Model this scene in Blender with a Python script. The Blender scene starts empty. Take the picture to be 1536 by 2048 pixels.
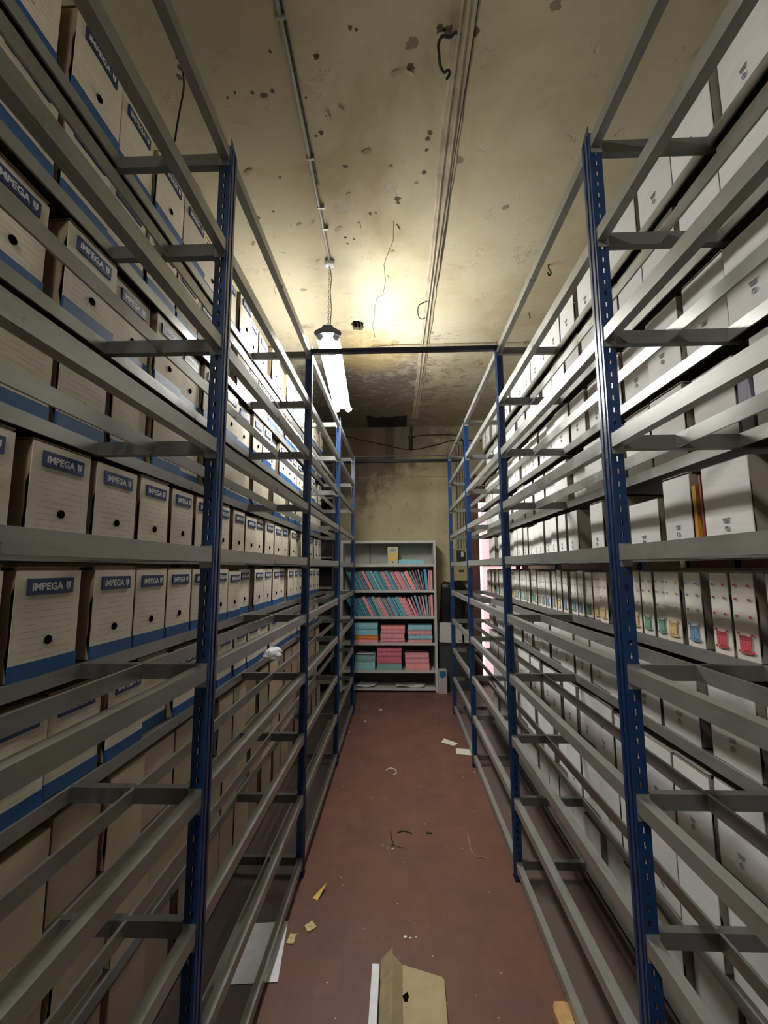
import bpy, bmesh, math, random
from math import sin, cos, pi, radians
from mathutils import Vector, Matrix

# ------------------------------------------------------------------ camera
C = bpy.context.scene.collection
SC = bpy.context.scene
cd = bpy.data.cameras.new('camera')
cam = bpy.data.objects.new('camera', cd); C.objects.link(cam)
F_PX = 889.73
cd.sensor_fit = 'VERTICAL'; cd.sensor_height = 36.0
cd.lens = F_PX / 2048 * 36.0
cd.clip_start = 0.02
_p, _y, _r = 0.125549, 0.0323317, -0.00409
Fw = Vector((-sin(_y)*cos(_p), cos(_y)*cos(_p), sin(_p)))
Rt = Vector((cos(_y), sin(_y), 0)); Up = Rt.cross(Fw)
R2 = Rt*cos(_r) + Up*sin(_r); U2 = -Rt*sin(_r) + Up*cos(_r)
M = Matrix((R2, U2, -Fw)).transposed().to_4x4()
M.translation = Vector((-0.04058, 0.0, 1.70))
cam.matrix_world = M
SC.camera = cam

# ------------------------------------------------------------------ world, exposure, light strengths
SC.view_settings.view_transform = 'Standard'
SC.view_settings.look = 'None'
SC.view_settings.exposure = 0.34
SC.view_settings.gamma = 1.0
SC.view_settings.use_curve_mapping = False
w = bpy.data.worlds.new('world'); SC.world = w; w.use_nodes = True
w.node_tree.nodes['Background'].inputs[0].default_value = (0.95, 0.97, 1.0, 1)
w.node_tree.nodes['Background'].inputs[1].default_value = 0.06
TUBE_STRENGTH = 132.0          # lamp over the aisle
FILL_TUBE_STRENGTH = 80.0         # unseen lamp added behind the photographer to brighten the near end
WINDOW_STRENGTH = 1.1
SC.cycles.max_bounces = 8
SC.cycles.diffuse_bounces = 5
SC.cycles.use_denoising = True
SC.cycles.sample_clamp_indirect = 6.0

HW = 0.587                    # half width of the aisle between the racks
YP = [-0.08, 1.302, 2.682, 4.086, 5.463]
ZL = [3.087, 2.756, 2.425, 2.092, 1.762, 1.426, 1.089, 0.751, 0.421, 0.093]
D_MID, D_REAR, D_BACK = 0.20, 0.385, 0.80
CEIL, YEND, XL, XR = 3.91, 6.80, -2.0, 1.9
RND = random.Random(7)

# ------------------------------------------------------------------ node helpers
def new_mat(name):
    m = bpy.data.materials.new(name); m.use_nodes = True
    nt = m.node_tree; b = nt.nodes['Principled BSDF']
    return m, nt, b
def N(nt, t, **kw):
    n = nt.nodes.new(t)
    for k, v in kw.items(): setattr(n, k, v)
    return n
def L(nt, a, b): nt.links.new(a, b)
def setc(b, c, rough=0.6, metal=0.0, spec=0.5):
    b.inputs['Base Color'].default_value = (*c, 1); b.inputs['Roughness'].default_value = rough
    b.inputs['Metallic'].default_value = metal; b.inputs['Specular IOR Level'].default_value = spec
def ramp(nt, fac, stops):
    r = N(nt, 'ShaderNodeValToRGB'); e = r.color_ramp.elements
    while len(e) < len(stops): e.new(0.5)
    for i, (p, c) in enumerate(stops):
        e[i].position = p; e[i].color = (*c, 1) if len(c) == 3 else c
    L(nt, fac, r.inputs[0]); return r.outputs[0]
def noise(nt, vec, scale, detail=4, rough=0.55, dist=0.0):
    n = N(nt, 'ShaderNodeTexNoise'); n.inputs['Scale'].default_value = scale
    n.inputs['Detail'].default_value = detail; n.inputs['Roughness'].default_value = rough
    n.inputs['Distortion'].default_value = dist
    if vec is not None: L(nt, vec, n.inputs['Vector'])
    return n.outputs['Fac']
def mathn(nt, op, a, b=None, c=None, clamp=False):
    n = N(nt, 'ShaderNodeMath', operation=op); n.use_clamp = clamp
    for i, v in enumerate((a, b, c)):
        if v is None: continue
        if isinstance(v, (int, float)): n.inputs[i].default_value = v
        else: L(nt, v, n.inputs[i])
    return n.outputs[0]
def mixc(nt, fac, a, b, mode='MIX'):
    n = N(nt, 'ShaderNodeMix', data_type='RGBA', blend_type=mode)
    if isinstance(fac, (int, float)): n.inputs[0].default_value = fac
    else: L(nt, fac, n.inputs[0])
    for i, v in ((6, a), (7, b)):
        if isinstance(v, tuple): n.inputs[i].default_value = (*v, 1)
        else: L(nt, v, n.inputs[i])
    return n.outputs[2]
def objco(nt, scale=None):
    tc = N(nt, 'ShaderNodeTexCoord'); o = tc.outputs['Object']
    if scale:
        mp = N(nt, 'ShaderNodeMapping'); mp.inputs['Scale'].default_value = scale
        L(nt, o, mp.inputs['Vector']); o = mp.outputs[0]
    return o
def sep(nt, v):
    s = N(nt, 'ShaderNodeSeparateXYZ'); L(nt, v, s.inputs[0]); return s.outputs
def bump(nt, b, h, strength=0.3, dist=0.01):
    n = N(nt, 'ShaderNodeBump'); n.inputs['Strength'].default_value = strength
    n.inputs['Distance'].default_value = dist; L(nt, h, n.inputs['Height']); L(nt, n.outputs[0], b.inputs['Normal'])
def smooth(nt, v, lo, hi):
    n = N(nt, 'ShaderNodeMapRange', interpolation_type='SMOOTHSTEP')
    L(nt, v, n.inputs[0]); n.inputs[1].default_value = lo; n.inputs[2].default_value = hi
    return n.outputs[0]
def simple(name, c, rough=0.6, metal=0.0, var=0.08, scale=20, spec=0.5, rnd=0.0):
    m, nt, b = new_mat(name); setc(b, c, rough, metal, spec)
    n = noise(nt, objco(nt), scale)
    col = ramp(nt, n, [(0.3, tuple(x*(1-var) for x in c)), (0.7, tuple(min(1, x*(1+var)) for x in c))])
    if rnd:
        oi = N(nt, 'ShaderNodeObjectInfo')
        f = mathn(nt, 'MULTIPLY_ADD', oi.outputs['Random'], rnd, 1-rnd)
        cc = N(nt, 'ShaderNodeCombineColor'); [L(nt, f, cc.inputs[i]) for i in range(3)]
        col = mixc(nt, 1.0, col, cc.outputs[0], 'MULTIPLY')
    L(nt, col, b.inputs['Base Color'])
    return m
def emit(name, c, s):
    m, nt, b = new_mat(name); setc(b, (0.8, 0.8, 0.8), 0.4)
    b.inputs['Emission Color'].default_value = (*c, 1); b.inputs['Emission Strength'].default_value = s
    return m

# ------------------------------------------------------------------ materials
def steel_mat(name, c, rough, metal):
    m, nt, b = new_mat(name); setc(b, c, rough, metal)
    o = objco(nt)
    n1 = noise(nt, o, 9, 5, 0.6); n2 = noise(nt, objco(nt, (60, 4, 60)), 1.5, 3)
    f = mathn(nt, 'MULTIPLY_ADD', n2, 0.4, mathn(nt, 'MULTIPLY', n1, 0.6))
    L(nt, ramp(nt, f, [(0.3, tuple(x*0.80 for x in c)), (0.52, c), (0.75, tuple(x*1.12 for x in c))]), b.inputs['Base Color'])
    L(nt, ramp(nt, n1, [(0.3, (rough*0.8,)*3), (0.7, (rough*1.25,)*3)]), b.inputs['Roughness'])
    return m
M_STEEL = steel_mat('grey_steel', (0.30, 0.305, 0.28), 0.34, 0.45)
M_STEEL2 = steel_mat('shaded_steel', (0.125, 0.127, 0.115), 0.42, 0.3)  # crossbar steel, its grey darkened to stand for the shade on them
M_PANEL = simple('shaded_shelf_board', (0.085, 0.070, 0.060), 0.7)  # brown board with the shade under the shelves put into its colour
M_BLUE = simple('blue_paint', (0.006, 0.030, 0.105), 0.27, 0.0, 0.15, 14)
M_TIE = simple('dark_blue_paint', (0.006, 0.010, 0.026), 0.35)
M_CAB = simple('cabinet_grey', (0.55, 0.53, 0.48), 0.45, 0.1, 0.08, 10)
M_CABIN = simple('cabinet_panel', (0.42, 0.42, 0.37), 0.55, 0.0, 0.18, 60)
M_LABEL = simple('label_blue', (0.013, 0.035, 0.12), 0.5)
M_BAND = simple('band_blue', (0.012, 0.085, 0.24), 0.5, var=0.12)
M_WHITEPRINT = simple('white_print', (0.72, 0.72, 0.70), 0.6)
M_HOLE = simple('hole_black', (0.004, 0.003, 0.003), 1.0, spec=0.0)
M_INK = simple('grey_ink', (0.34, 0.34, 0.37), 0.7)
M_KRAFT = simple('shaded_kraft_board', (0.36, 0.27, 0.175), 0.85, var=0.12, scale=12, rnd=0.25)  # kraft sides, colour darkened for the shade between boxes
M_KRAFTG = simple('grey_board', (0.30, 0.26, 0.215), 0.85, var=0.12, scale=12, rnd=0.25)
def front_mat(name, c, ruled, rnd=0.16):
    m, nt, b = new_mat(name); setc(b, c, 0.75, 0, 0.3)
    o = objco(nt); x, y, z = sep(nt, o)
    n = noise(nt, objco(nt, (3, 3, 22)), 3, 4)
    col = ramp(nt, n, [(0.3, tuple(v*0.93 for v in c)), (0.7, tuple(v*1.04 for v in c))])
    n2 = noise(nt, o, 3.0, 3)
    col = mixc(nt, mathn(nt, 'MULTIPLY', smooth(nt, n2, 0.55, 0.75), 0.25), col, tuple(v*0.75 for v in c))
    if ruled:
        fr = mathn(nt, 'FRACT', mathn(nt, 'MULTIPLY', z, 1/0.0165))
        line = mathn(nt, 'LESS_THAN', fr, 0.10)
        line = mathn(nt, 'MULTIPLY', line, mathn(nt, 'LESS_THAN', mathn(nt, 'ABSOLUTE', x), 0.078))
        line = mathn(nt, 'MULTIPLY', line, mathn(nt, 'LESS_THAN', mathn(nt, 'ABSOLUTE', mathn(nt, 'SUBTRACT', z, 0.128)), 0.082))
        line = mathn(nt, 'MULTIPLY', line, mathn(nt, 'GREATER_THAN', noise(nt, objco(nt, (14, 1, 60)), 2, 2), 0.42))
        col = mixc(nt, mathn(nt, 'MULTIPLY', line, 0.6), col, tuple(v*0.4 for v in c))
    oi = N(nt, 'ShaderNodeObjectInfo')
    f = mathn(nt, 'MULTIPLY_ADD', oi.outputs['Random'], rnd, 1-rnd)
    cc = N(nt, 'ShaderNodeCombineColor'); [L(nt, f, cc.inputs[i]) for i in range(3)]
    col = mixc(nt, 1.0, col, cc.outputs[0], 'MULTIPLY')
    L(nt, col, b.inputs['Base Color'])
    return m
M_FCREAM = front_mat('cream_board_front', (0.78, 0.70, 0.565), True)
M_FPLAIN = front_mat('plain_tan_board_front', (0.60, 0.49, 0.355), False, 0.3)
M_FWHITE = front_mat('white_board_front', (0.80, 0.79, 0.77), False)
M_FNARROW = front_mat('offwhite_board_front', (0.80, 0.76, 0.67), False)
INKS = {'yellow': (0.80, 0.60, 0.24), 'green': (0.18, 0.40, 0.30), 'blue': (0.16, 0.34, 0.52), 'red': (0.62, 0.08, 0.11), 'grey': (0.34, 0.36, 0.38)}
M_INKS = {k: simple(k+'_ink', v, 0.7) for k, v in INKS.items()}
M_TUBE = emit('tube_lit', (1.0, 0.985, 0.95), TUBE_STRENGTH)
M_FILL_TUBE = emit('fill_tube_lit', (1.0, 0.975, 0.93), FILL_TUBE_STRENGTH)
M_LAMPH = simple('lamp_housing', (0.55, 0.56, 0.56), 0.4)
M_LAMPD = simple('lamp_end_cap', (0.16, 0.17, 0.18), 0.4)
M_PIPE = simple('grey_pipe', (0.34, 0.33, 0.29), 0.35, 0.2)
M_PIPEW = simple('plaster_pipe', (0.33, 0.28, 0.19), 0.8)
M_BLACKC = simple('black_cable', (0.015, 0.012, 0.012), 0.5)
M_PAPER = simple('white_paper', (0.84, 0.86, 0.88), 0.8)
M_PAPER2 = simple('cream_paper', (0.62, 0.60, 0.47), 0.8)
M_YEL = simple('yellow_card', (0.75, 0.50, 0.09), 0.7)
M_NOTE = simple('pale_yellow_card', (0.62, 0.50, 0.22), 0.7)
M_BLACKP = simple('black_plastic', (0.008, 0.009, 0.010), 0.22, var=0.3)
M_DARK = simple('dark_metal', (0.035, 0.037, 0.040), 0.5)
M_BROWN = simple('brown_wood', (0.12, 0.05, 0.03), 0.6, var=0.35, scale=8)
M_BROWND = simple('dark_jamb', (0.012, 0.010, 0.012), 0.7)
M_WOOD = simple('raw_wood', (0.52, 0.30, 0.12), 0.7, var=0.25, scale=30)
M_BEIGEP = simple('beige_plastic', (0.38, 0.32, 0.15), 0.45)
M_RED = simple('red_folder', (0.28, 0.035, 0.025), 0.45, rnd=0.2)
M_GOLD = simple('amber_plastic', (0.55, 0.28, 0.04), 0.3)
M_PURP = simple('purple_grey_folder', (0.13, 0.12, 0.16), 0.6)
FOLD = {'blue': (0.15, 0.38, 0.47), 'deep blue': (0.07, 0.25, 0.34), 'pink': (0.80, 0.34, 0.38), 'rose': (0.55, 0.22, 0.29), 'salmon': (0.88, 0.36, 0.34), 'light blue': (0.28, 0.60, 0.66), 'orange': (0.85, 0.27, 0.04), 'sea green': (0.24, 0.43, 0.40), 'crimson': (0.66, 0.16, 0.25)}
M_FOLD = {k: simple(k.replace(' ', '_')+'_folder', v, 0.7, var=0.12, scale=30) for k, v in FOLD.items()}

def ceiling_mat():
    m, nt, b = new_mat('ceiling_paint'); setc(b, (0.55, 0.47, 0.30), 0.75, 0, 0.3)
    o = objco(nt); x, y, z = sep(nt, o)
    n1 = noise(nt, o, 1.2, 6, 0.6, 0.4); n2 = noise(nt, o, 5, 6, 0.65); n3 = noise(nt, o, 22, 5, 0.7)
    col = ramp(nt, n1, [(0.3, (0.40, 0.33, 0.20)), (0.5, (0.56, 0.495, 0.335)), (0.72, (0.62, 0.575, 0.43))])
    # patches where the paint came off: greyer undercoat
    patch = smooth(nt, n2, 0.60, 0.645)
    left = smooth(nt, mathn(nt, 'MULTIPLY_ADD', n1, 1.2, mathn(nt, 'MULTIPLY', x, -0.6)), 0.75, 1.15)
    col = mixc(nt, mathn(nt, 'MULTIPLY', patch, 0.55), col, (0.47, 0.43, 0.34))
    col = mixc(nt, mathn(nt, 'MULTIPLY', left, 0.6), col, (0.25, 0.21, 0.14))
    # small dark chips
    v = N(nt, 'ShaderNodeTexVoronoi'); v.inputs['Scale'].default_value = 2.7; L(nt, o, v.inputs['Vector'])
    chip = mathn(nt, 'LESS_THAN', mathn(nt, 'ADD', v.outputs['Distance'], mathn(nt, 'MULTIPLY', n3, 0.22)), 0.175)
    col = mixc(nt, mathn(nt, 'MULTIPLY', chip, 0.7), col, (0.14, 0.11, 0.08))
    # soot and damp blotch at the far end by the corner
    def blob(cx, cy, rx, ry):
        dx = mathn(nt, 'MULTIPLY', mathn(nt, 'SUBTRACT', x, cx), 1/rx)
        dy = mathn(nt, 'MULTIPLY', mathn(nt, 'SUBTRACT', y, cy), 1/ry)
        d = mathn(nt, 'SQRT', mathn(nt, 'ADD', mathn(nt, 'MULTIPLY', dx, dx), mathn(nt, 'MULTIPLY', dy, dy)))
        d = mathn(nt, 'ADD', d, mathn(nt, 'MULTIPLY', mathn(nt, 'SUBTRACT', n2, 0.5), 1.5))
        return mathn(nt, 'SUBTRACT', 1.0, smooth(nt, d, 0.55, 1.15))
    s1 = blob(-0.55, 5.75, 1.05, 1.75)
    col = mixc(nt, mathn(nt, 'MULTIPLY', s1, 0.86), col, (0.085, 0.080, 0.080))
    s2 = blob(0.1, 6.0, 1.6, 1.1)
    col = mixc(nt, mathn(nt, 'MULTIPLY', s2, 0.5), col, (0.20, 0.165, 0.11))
    s4 = blob(-0.2, 5.1, 1.5, 1.3)
    nq = noise(nt, objco(nt, (7, 13, 7)), 1.0, 6, 0.7, 0.8)
    col = mixc(nt, mathn(nt, 'MULTIPLY', mathn(nt, 'MULTIPLY', s4, smooth(nt, nq, 0.54, 0.60)), 0.55), col, (0.44, 0.39, 0.29))
    col = mixc(nt, mathn(nt, 'MULTIPLY', mathn(nt, 'MULTIPLY', s4, smooth(nt, nq, 0.46, 0.40)), 0.6), col, (0.11, 0.095, 0.075))
    s3 = blob(-0.35, 4.35, 0.45, 0.5)
    col = mixc(nt, mathn(nt, 'MULTIPLY', s3, 0.6), col, (0.42, 0.30, 0.12))
    L(nt, col, b.inputs['Base Color'])
    bump(nt, b, mathn(nt, 'ADD', n2, mathn(nt, 'MULTIPLY', patch, -0.5)), 0.35, 0.02)
    return m
def endwall_mat():
    m, nt, b = new_mat('end_wall_paint'); setc(b, (0.4, 0.34, 0.2), 0.75, 0, 0.3)
    o = objco(nt); x, y, z = sep(nt, o)
    n1 = noise(nt, o, 1.5, 6, 0.6, 0.3); n2 = noise(nt, o, 6, 6, 0.65); ns = noise(nt, objco(nt, (9, 9, 0.8)), 1, 4); nf = noise(nt, o, 17, 5, 0.7)
    col = ramp(nt, n1, [(0.3, (0.36, 0.305, 0.18)), (0.55, (0.50, 0.44, 0.275)), (0.75, (0.57, 0.51, 0.34))])
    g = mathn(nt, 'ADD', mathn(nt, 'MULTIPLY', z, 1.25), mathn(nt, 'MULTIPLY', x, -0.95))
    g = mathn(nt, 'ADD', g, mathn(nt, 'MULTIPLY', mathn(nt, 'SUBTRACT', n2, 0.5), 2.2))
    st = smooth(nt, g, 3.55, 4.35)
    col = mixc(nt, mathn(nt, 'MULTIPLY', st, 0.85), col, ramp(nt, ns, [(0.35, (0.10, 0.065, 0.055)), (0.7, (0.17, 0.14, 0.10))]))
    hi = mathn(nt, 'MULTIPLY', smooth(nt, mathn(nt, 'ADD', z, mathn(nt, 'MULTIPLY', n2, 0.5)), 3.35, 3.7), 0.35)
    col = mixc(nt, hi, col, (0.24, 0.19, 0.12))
    bl = mathn(nt, 'MULTIPLY', smooth(nt, n2, 0.58, 0.72), 0.55)
    col = mixc(nt, bl, col, (0.22, 0.15, 0.08))
    # two dark runs of damp down from the ceiling corner
    run = mathn(nt, 'LESS_THAN', mathn(nt, 'ABSOLUTE', mathn(nt, 'ADD', mathn(nt, 'ADD', x, 0.17), mathn(nt, 'MULTIPLY', mathn(nt, 'SUBTRACT', ns, 0.5), 0.10))), 0.075)
    run = mathn(nt, 'MULTIPLY', run, smooth(nt, z, 3.15, 3.4))
    col = mixc(nt, mathn(nt, 'MULTIPLY', run, 0.6), col, (0.04, 0.035, 0.035))
    L(nt, col, b.inputs['Base Color']); bump(nt, b, n2, 0.3, 0.02)
    return m
def floor_mat():
    m, nt, b = new_mat('red_floor_tiles'); setc(b, (0.17, 0.06, 0.04), 0.45, 0, 0.4)
    o = objco(nt)
    br = N(nt, 'ShaderNodeTexBrick'); L(nt, o, br.inputs['Vector']); br.offset = 0.0
    br.inputs['Scale'].default_value = 1.0; br.inputs['Brick Width'].default_value = 0.10; br.inputs['Row Height'].default_value = 0.20
    br.inputs['Mortar Size'].default_value = 0.0016; br.inputs['Mortar Smooth'].default_value = 0.5
    br.inputs['Color1'].default_value = (0.150, 0.066, 0.043, 1); br.inputs['Color2'].default_value = (0.126, 0.056, 0.038, 1)
    br.inputs['Mortar'].default_value = (0.115, 0.050, 0.038, 1)
    n1 = noise(nt, o, 2.2, 6, 0.6); n2 = noise(nt, o, 12, 6, 0.7)
    col = mixc(nt, mathn(nt, 'MULTIPLY', smooth(nt, n1, 0.42, 0.68), 0.45), br.outputs['Color'], (0.085, 0.040, 0.030))
    col = mixc(nt, mathn(nt, 'MULTIPLY', smooth(nt, n2, 0.5, 0.8), 0.25), col, (0.24, 0.115, 0.08))
    # grey dust that gathered under the racks
    x, y, z = sep(nt, o)
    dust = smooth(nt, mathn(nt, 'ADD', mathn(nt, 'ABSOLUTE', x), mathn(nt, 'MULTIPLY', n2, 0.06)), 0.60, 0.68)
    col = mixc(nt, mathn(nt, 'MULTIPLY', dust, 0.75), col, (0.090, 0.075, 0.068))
    L(nt, col, b.inputs['Base Color'])
    L(nt, ramp(nt, n1, [(0.3, (0.38,)*3), (0.7, (0.6,)*3)]), b.inputs['Roughness'])
    bump(nt, b, n2, 0.08, 0.003)
    return m
M_CEIL, M_ENDW, M_FLOOR = ceiling_mat(), endwall_mat(), floor_mat()
M_WALL = simple('side_wall_paint', (0.36, 0.31, 0.20), 0.85, var=0.2, scale=3)
M_CHASE = simple('patched_plaster', (0.42, 0.365, 0.265), 0.85, var=0.25, scale=9)

# ------------------------------------------------------------------ mesh builder
class MB:
    def __init__(s): s.v = []; s.f = []; s.mi = []; s.m = 0; s.sm = False; s.smf = []
    def add(s, vs, fs):
        o = len(s.v); s.v += [tuple(v) for v in vs]
        for f in fs: s.f.append(tuple(i+o for i in f)); s.mi.append(s.m); s.smf.append(s.sm)
    def box(s, x0, x1, y0, y1, z0, z1, M=None):
        vs = [Vector((x, y, z)) for x in (x0, x1) for y in (y0, y1) for z in (z0, z1)]
        if M: vs = [M @ v for v in vs]
        s.add(vs, [(0, 1, 3, 2), (4, 6, 7, 5), (0, 4, 5, 1), (2, 3, 7, 6), (0, 2, 6, 4), (1, 5, 7, 3)])
    def prism(s, pts, a0, a1, axis=1, M=None):
        """closed 2-D outline pts extruded from a0 to a1 along axis"""
        n = len(pts); vs = []
        for a in (a0, a1):
            for p, q in pts:
                v = {0: (a, p, q), 1: (p, a, q), 2: (p, q, a)}[axis]; vs.append(Vector(v))
        if M: vs = [M @ v for v in vs]
        fs = [(i, (i+1) % n, (i+1) % n+n, i+n) for i in range(n)]
        s.add(vs, fs + [tuple(range(n)), tuple(range(2*n-1, n-1, -1))])
    def tube(s, pts, r, n=8, cap=True):
        pts = [Vector(p) for p in pts]; rings = []; up = Vector((0, 0, 1))
        prev = None
        for i, p in enumerate(pts):
            d = (pts[min(i+1, len(pts)-1)] - pts[max(i-1, 0)]).normalized()
            a = prev if prev is not None else (up if abs(d.z) < 0.9 else Vector((1, 0, 0)))
            a = (a - d*a.dot(d)).normalized(); prev = a; bb = d.cross(a)
            rr = r[i] if isinstance(r, (list, tuple)) else r
            rings.append([p + (a*cos(2*pi*k/n) + bb*sin(2*pi*k/n))*rr for k in range(n)])
        vs = [v for rg in rings for v in rg]; fs = []
        for i in range(len(pts)-1):
            for k in range(n): fs.append((i*n+k, i*n+(k+1) % n, (i+1)*n+(k+1) % n, (i+1)*n+k))
        sm = s.sm; s.sm = True; s.add(vs, fs); s.sm = sm
        if cap: s.add(rings[0], [tuple(range(n))]); s.add(rings[-1], [tuple(range(n))])
    def disc(s, c, r, n=20, M=None, th=0.002):
        """short cylinder, axis along y"""
        pts = [(c[0]+r*cos(2*pi*k/n), c[2]+r*sin(2*pi*k/n)) for k in range(n)]
        s.prism(pts, c[1]-th, c[1], 1, M)
    def mesh(s, name, mats):
        me = bpy.data.meshes.new(name); me.from_pydata(s.v, [], s.f)
        for mt in (mats if isinstance(mats, (list, tuple)) else [mats]): me.materials.append(mt)
        me.polygons.foreach_set('material_index', s.mi)
        me.polygons.foreach_set('use_smooth', s.smf)
        bm = bmesh.new(); bm.from_mesh(me); bmesh.ops.recalc_face_normals(bm, faces=bm.faces); bm.to_mesh(me); bm.free()
        me.update(); return me
def link(name, me, parent=None, loc=(0, 0, 0), rot=(0, 0, 0)):
    o = bpy.data.objects.new(name, me); C.objects.link(o); o.location = loc; o.rotation_euler = rot
    if parent: o.parent = parent
    return o
def thing(name, label, cat, loc=(0, 0, 0), rz=0.0, group=None, me=None):
    o = bpy.data.objects.new(name, me); C.objects.link(o)
    o.location = loc; o.rotation_euler = (0, 0, rz); o['label'] = label; o['category'] = cat
    if group: o['group'] = group
    return o
def struct(name, me, loc=(0, 0, 0)):
    o = link(name, me, None, loc); o['kind'] = 'structure'; return o
def dup(root, loc, rot, label, group=None, scale=None):
    r = root.copy(); C.objects.link(r); r.location = loc; r.rotation_euler = rot
    r['label'] = label
    if group: r['group'] = group
    if scale: r.scale = scale
    for ch in root.children:
        c = ch.copy(); C.objects.link(c); c.parent = r
        for g in ch.children:
            d = g.copy(); C.objects.link(d); d.parent = c
    return r
ORD = ['first', 'second', 'third', 'fourth', 'fifth', 'sixth', 'seventh', 'eighth', 'ninth', 'tenth', 'eleventh', 'twelfth', 'thirteenth', 'fourteenth', 'fifteenth', 'sixteenth', 'seventeenth', 'eighteenth', 'nineteenth', 'twentieth'] + ['twenty-' + s for s in ('first', 'second', 'third', 'fourth', 'fifth', 'sixth', 'seventh', 'eighth', 'ninth')] + ['thirtieth'] + ['thirty-' + s for s in ('first', 'second', 'third', 'fourth', 'fifth', 'sixth', 'seventh', 'eighth', 'ninth')]

# ------------------------------------------------------------------ room
YB = -2.6
b = MB(); b.box(XL, XR, YB, YEND, -0.1, 0); struct('floor', b.mesh('floor', M_FLOOR))
HX0, HX1, HY0, HY1 = -0.46, -0.335, 3.73, 3.92     # broken hole in the ceiling plaster
b = MB()
for (x0, x1, y0, y1) in ((XL, HX0, YB, YEND), (HX1, XR, YB, YEND), (HX0, HX1, YB, HY0), (HX0, HX1, HY1, YEND)):
    b.box(x0, x1, y0, y1, CEIL, CEIL+0.12)
b.m = 1; b.box(HX0-0.05, HX1+0.05, HY0-0.05, HY1+0.05, CEIL+0.12, CEIL+0.14)
for k in range(3): b.tube([(HX0+0.025+0.035*k, HY0, CEIL+0.05), (HX0+0.035+0.033*k, HY1, CEIL+0.045)], 0.011, 6)
b.m = 0
rr = random.Random(3); ring = []
for k in range(18):
    a = 2*pi*k/18; ca, sa = cos(a), sin(a); e = 1/max(abs(ca), abs(sa))
    jit = rr.uniform(0.70, 1.0)
    ring.append(((HX0+HX1)/2 + ca*min(e, 1.12)*jit*(HX1-HX0)/2, (HY0+HY1)/2 + sa*min(e, 1.12)*jit*(HY1-HY0)/2))
for k in range(18):
    p, q = ring[k], ring[(k+1) % 18]; cx, cy = (HX0+HX1)/2, (HY0+HY1)/2
    po = (cx+(p[0]-cx)*1.7, cy+(p[1]-cy)*1.7); qo = (cx+(q[0]-cx)*1.7, cy+(q[1]-cy)*1.7)
    b.prism([p, q, qo, po], CEIL-0.003, CEIL+0.02, 2)
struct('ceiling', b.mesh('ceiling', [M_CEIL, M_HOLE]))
DX0, DX1, DZ = 1.06, 1.86, 3.12     # doorway in the end wall
b = MB(); b.box(XL, DX0-0.07, YEND, YEND+0.2, 0, CEIL); b.box(DX0-0.07, XR, YEND, YEND+0.2, DZ, CEIL)
struct('wall_end', b.mesh('wall_end', M_ENDW))
b = MB(); b.box(XL-0.1, XL, YB, YEND+0.2, 0, CEIL); struct('wall_left', b.mesh('wall_left', M_WALL))
WY0, WY1, WZ0, WZ1 = 1.75, 3.15, 1.695, 2.15
b = MB(); b.box(XR, XR+0.2, YB, WY0, 0, CEIL); b.box(XR, XR+0.2, WY1, YEND+0.2, 0, CEIL)
b.box(XR, XR+0.2, WY0, WY1, 0, WZ0); b.box(XR, XR+0.2, WY0, WY1, WZ1, CEIL)
struct('wall_right', b.mesh('wall_right', M_WALL))
b = MB()
for k in range(4):
    yy = WY0 + k*(WY1-WY0)/3; b.box(XR+0.04, XR+0.09, yy-0.025, yy+0.025, WZ0, WZ1)
b.box(XR+0.04, XR+0.09, WY0, WY1, WZ0, WZ0+0.05); b.box(XR+0.04, XR+0.09, WY0, WY1, WZ1-0.05, WZ1)
wn = struct('window_1', b.mesh('window_1', M_BROWN))
b = MB(); b.box(XR+0.06, XR+0.07, WY0, WY1, WZ0, WZ1)
link('window_pane', b.mesh('window_pane', emit('frosted_daylight', (1.0, 0.93, 0.92), WINDOW_STRENGTH)), wn)
# end-wall door: dark jamb, brown wooden frame, pink-curtained glass lit from outside
b = MB()
b.m = 1; b.box(DX0-0.07, DX0, YEND-0.03, YEND+0.1, 0, DZ)
b.m = 0; b.box(DX0, DX0+0.12, YEND-0.02, YEND+0.08, 0, DZ)
b.box(DX0+0.12, XR, YEND, YEND+0.08, 2.70, DZ); b.box(XR-0.08, XR, YEND, YEND+0.08, 0, 2.70)
b.box(DX0+0.12, XR, YEND, YEND+0.06, 0, 0.06)
for zz in (0.62, 1.72): b.box(DX0+0.12, XR, YEND+0.0, YEND+0.03, zz, zz+0.03)
dr = struct('door_1', b.mesh('door_1', [M_BROWN, M_BROWND]))
b = MB(); b.box(DX0+0.12, XR-0.08, YEND+0.05, YEND+0.06, 0.06, 2.70)
link('glass_panel', b.mesh('glass_panel', emit('lit_white_glass', (1.0, 0.96, 0.97), 1.3)), dr)
b = MB()
n = 30
for k in range(n):
    x0 = DX0+0.165+k*(XR-0.08-DX0-0.165)/n; x1 = x0+(XR-0.08-DX0-0.165)/n
    b.add([(x0, YEND+0.035+0.006*sin(k*1.3), 0.10), (x1, YEND+0.035+0.006*sin((k+1)*1.3), 0.10), (x1, YEND+0.035+0.006*sin((k+1)*1.3), 2.68), (x0, YEND+0.035+0.006*sin(k*1.3), 2.68)], [(0, 1, 2, 3)])
link('curtain', b.mesh('curtain', emit('pink_curtain_lit', (0.95, 0.60, 0.66), 0.70)), dr)

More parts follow.
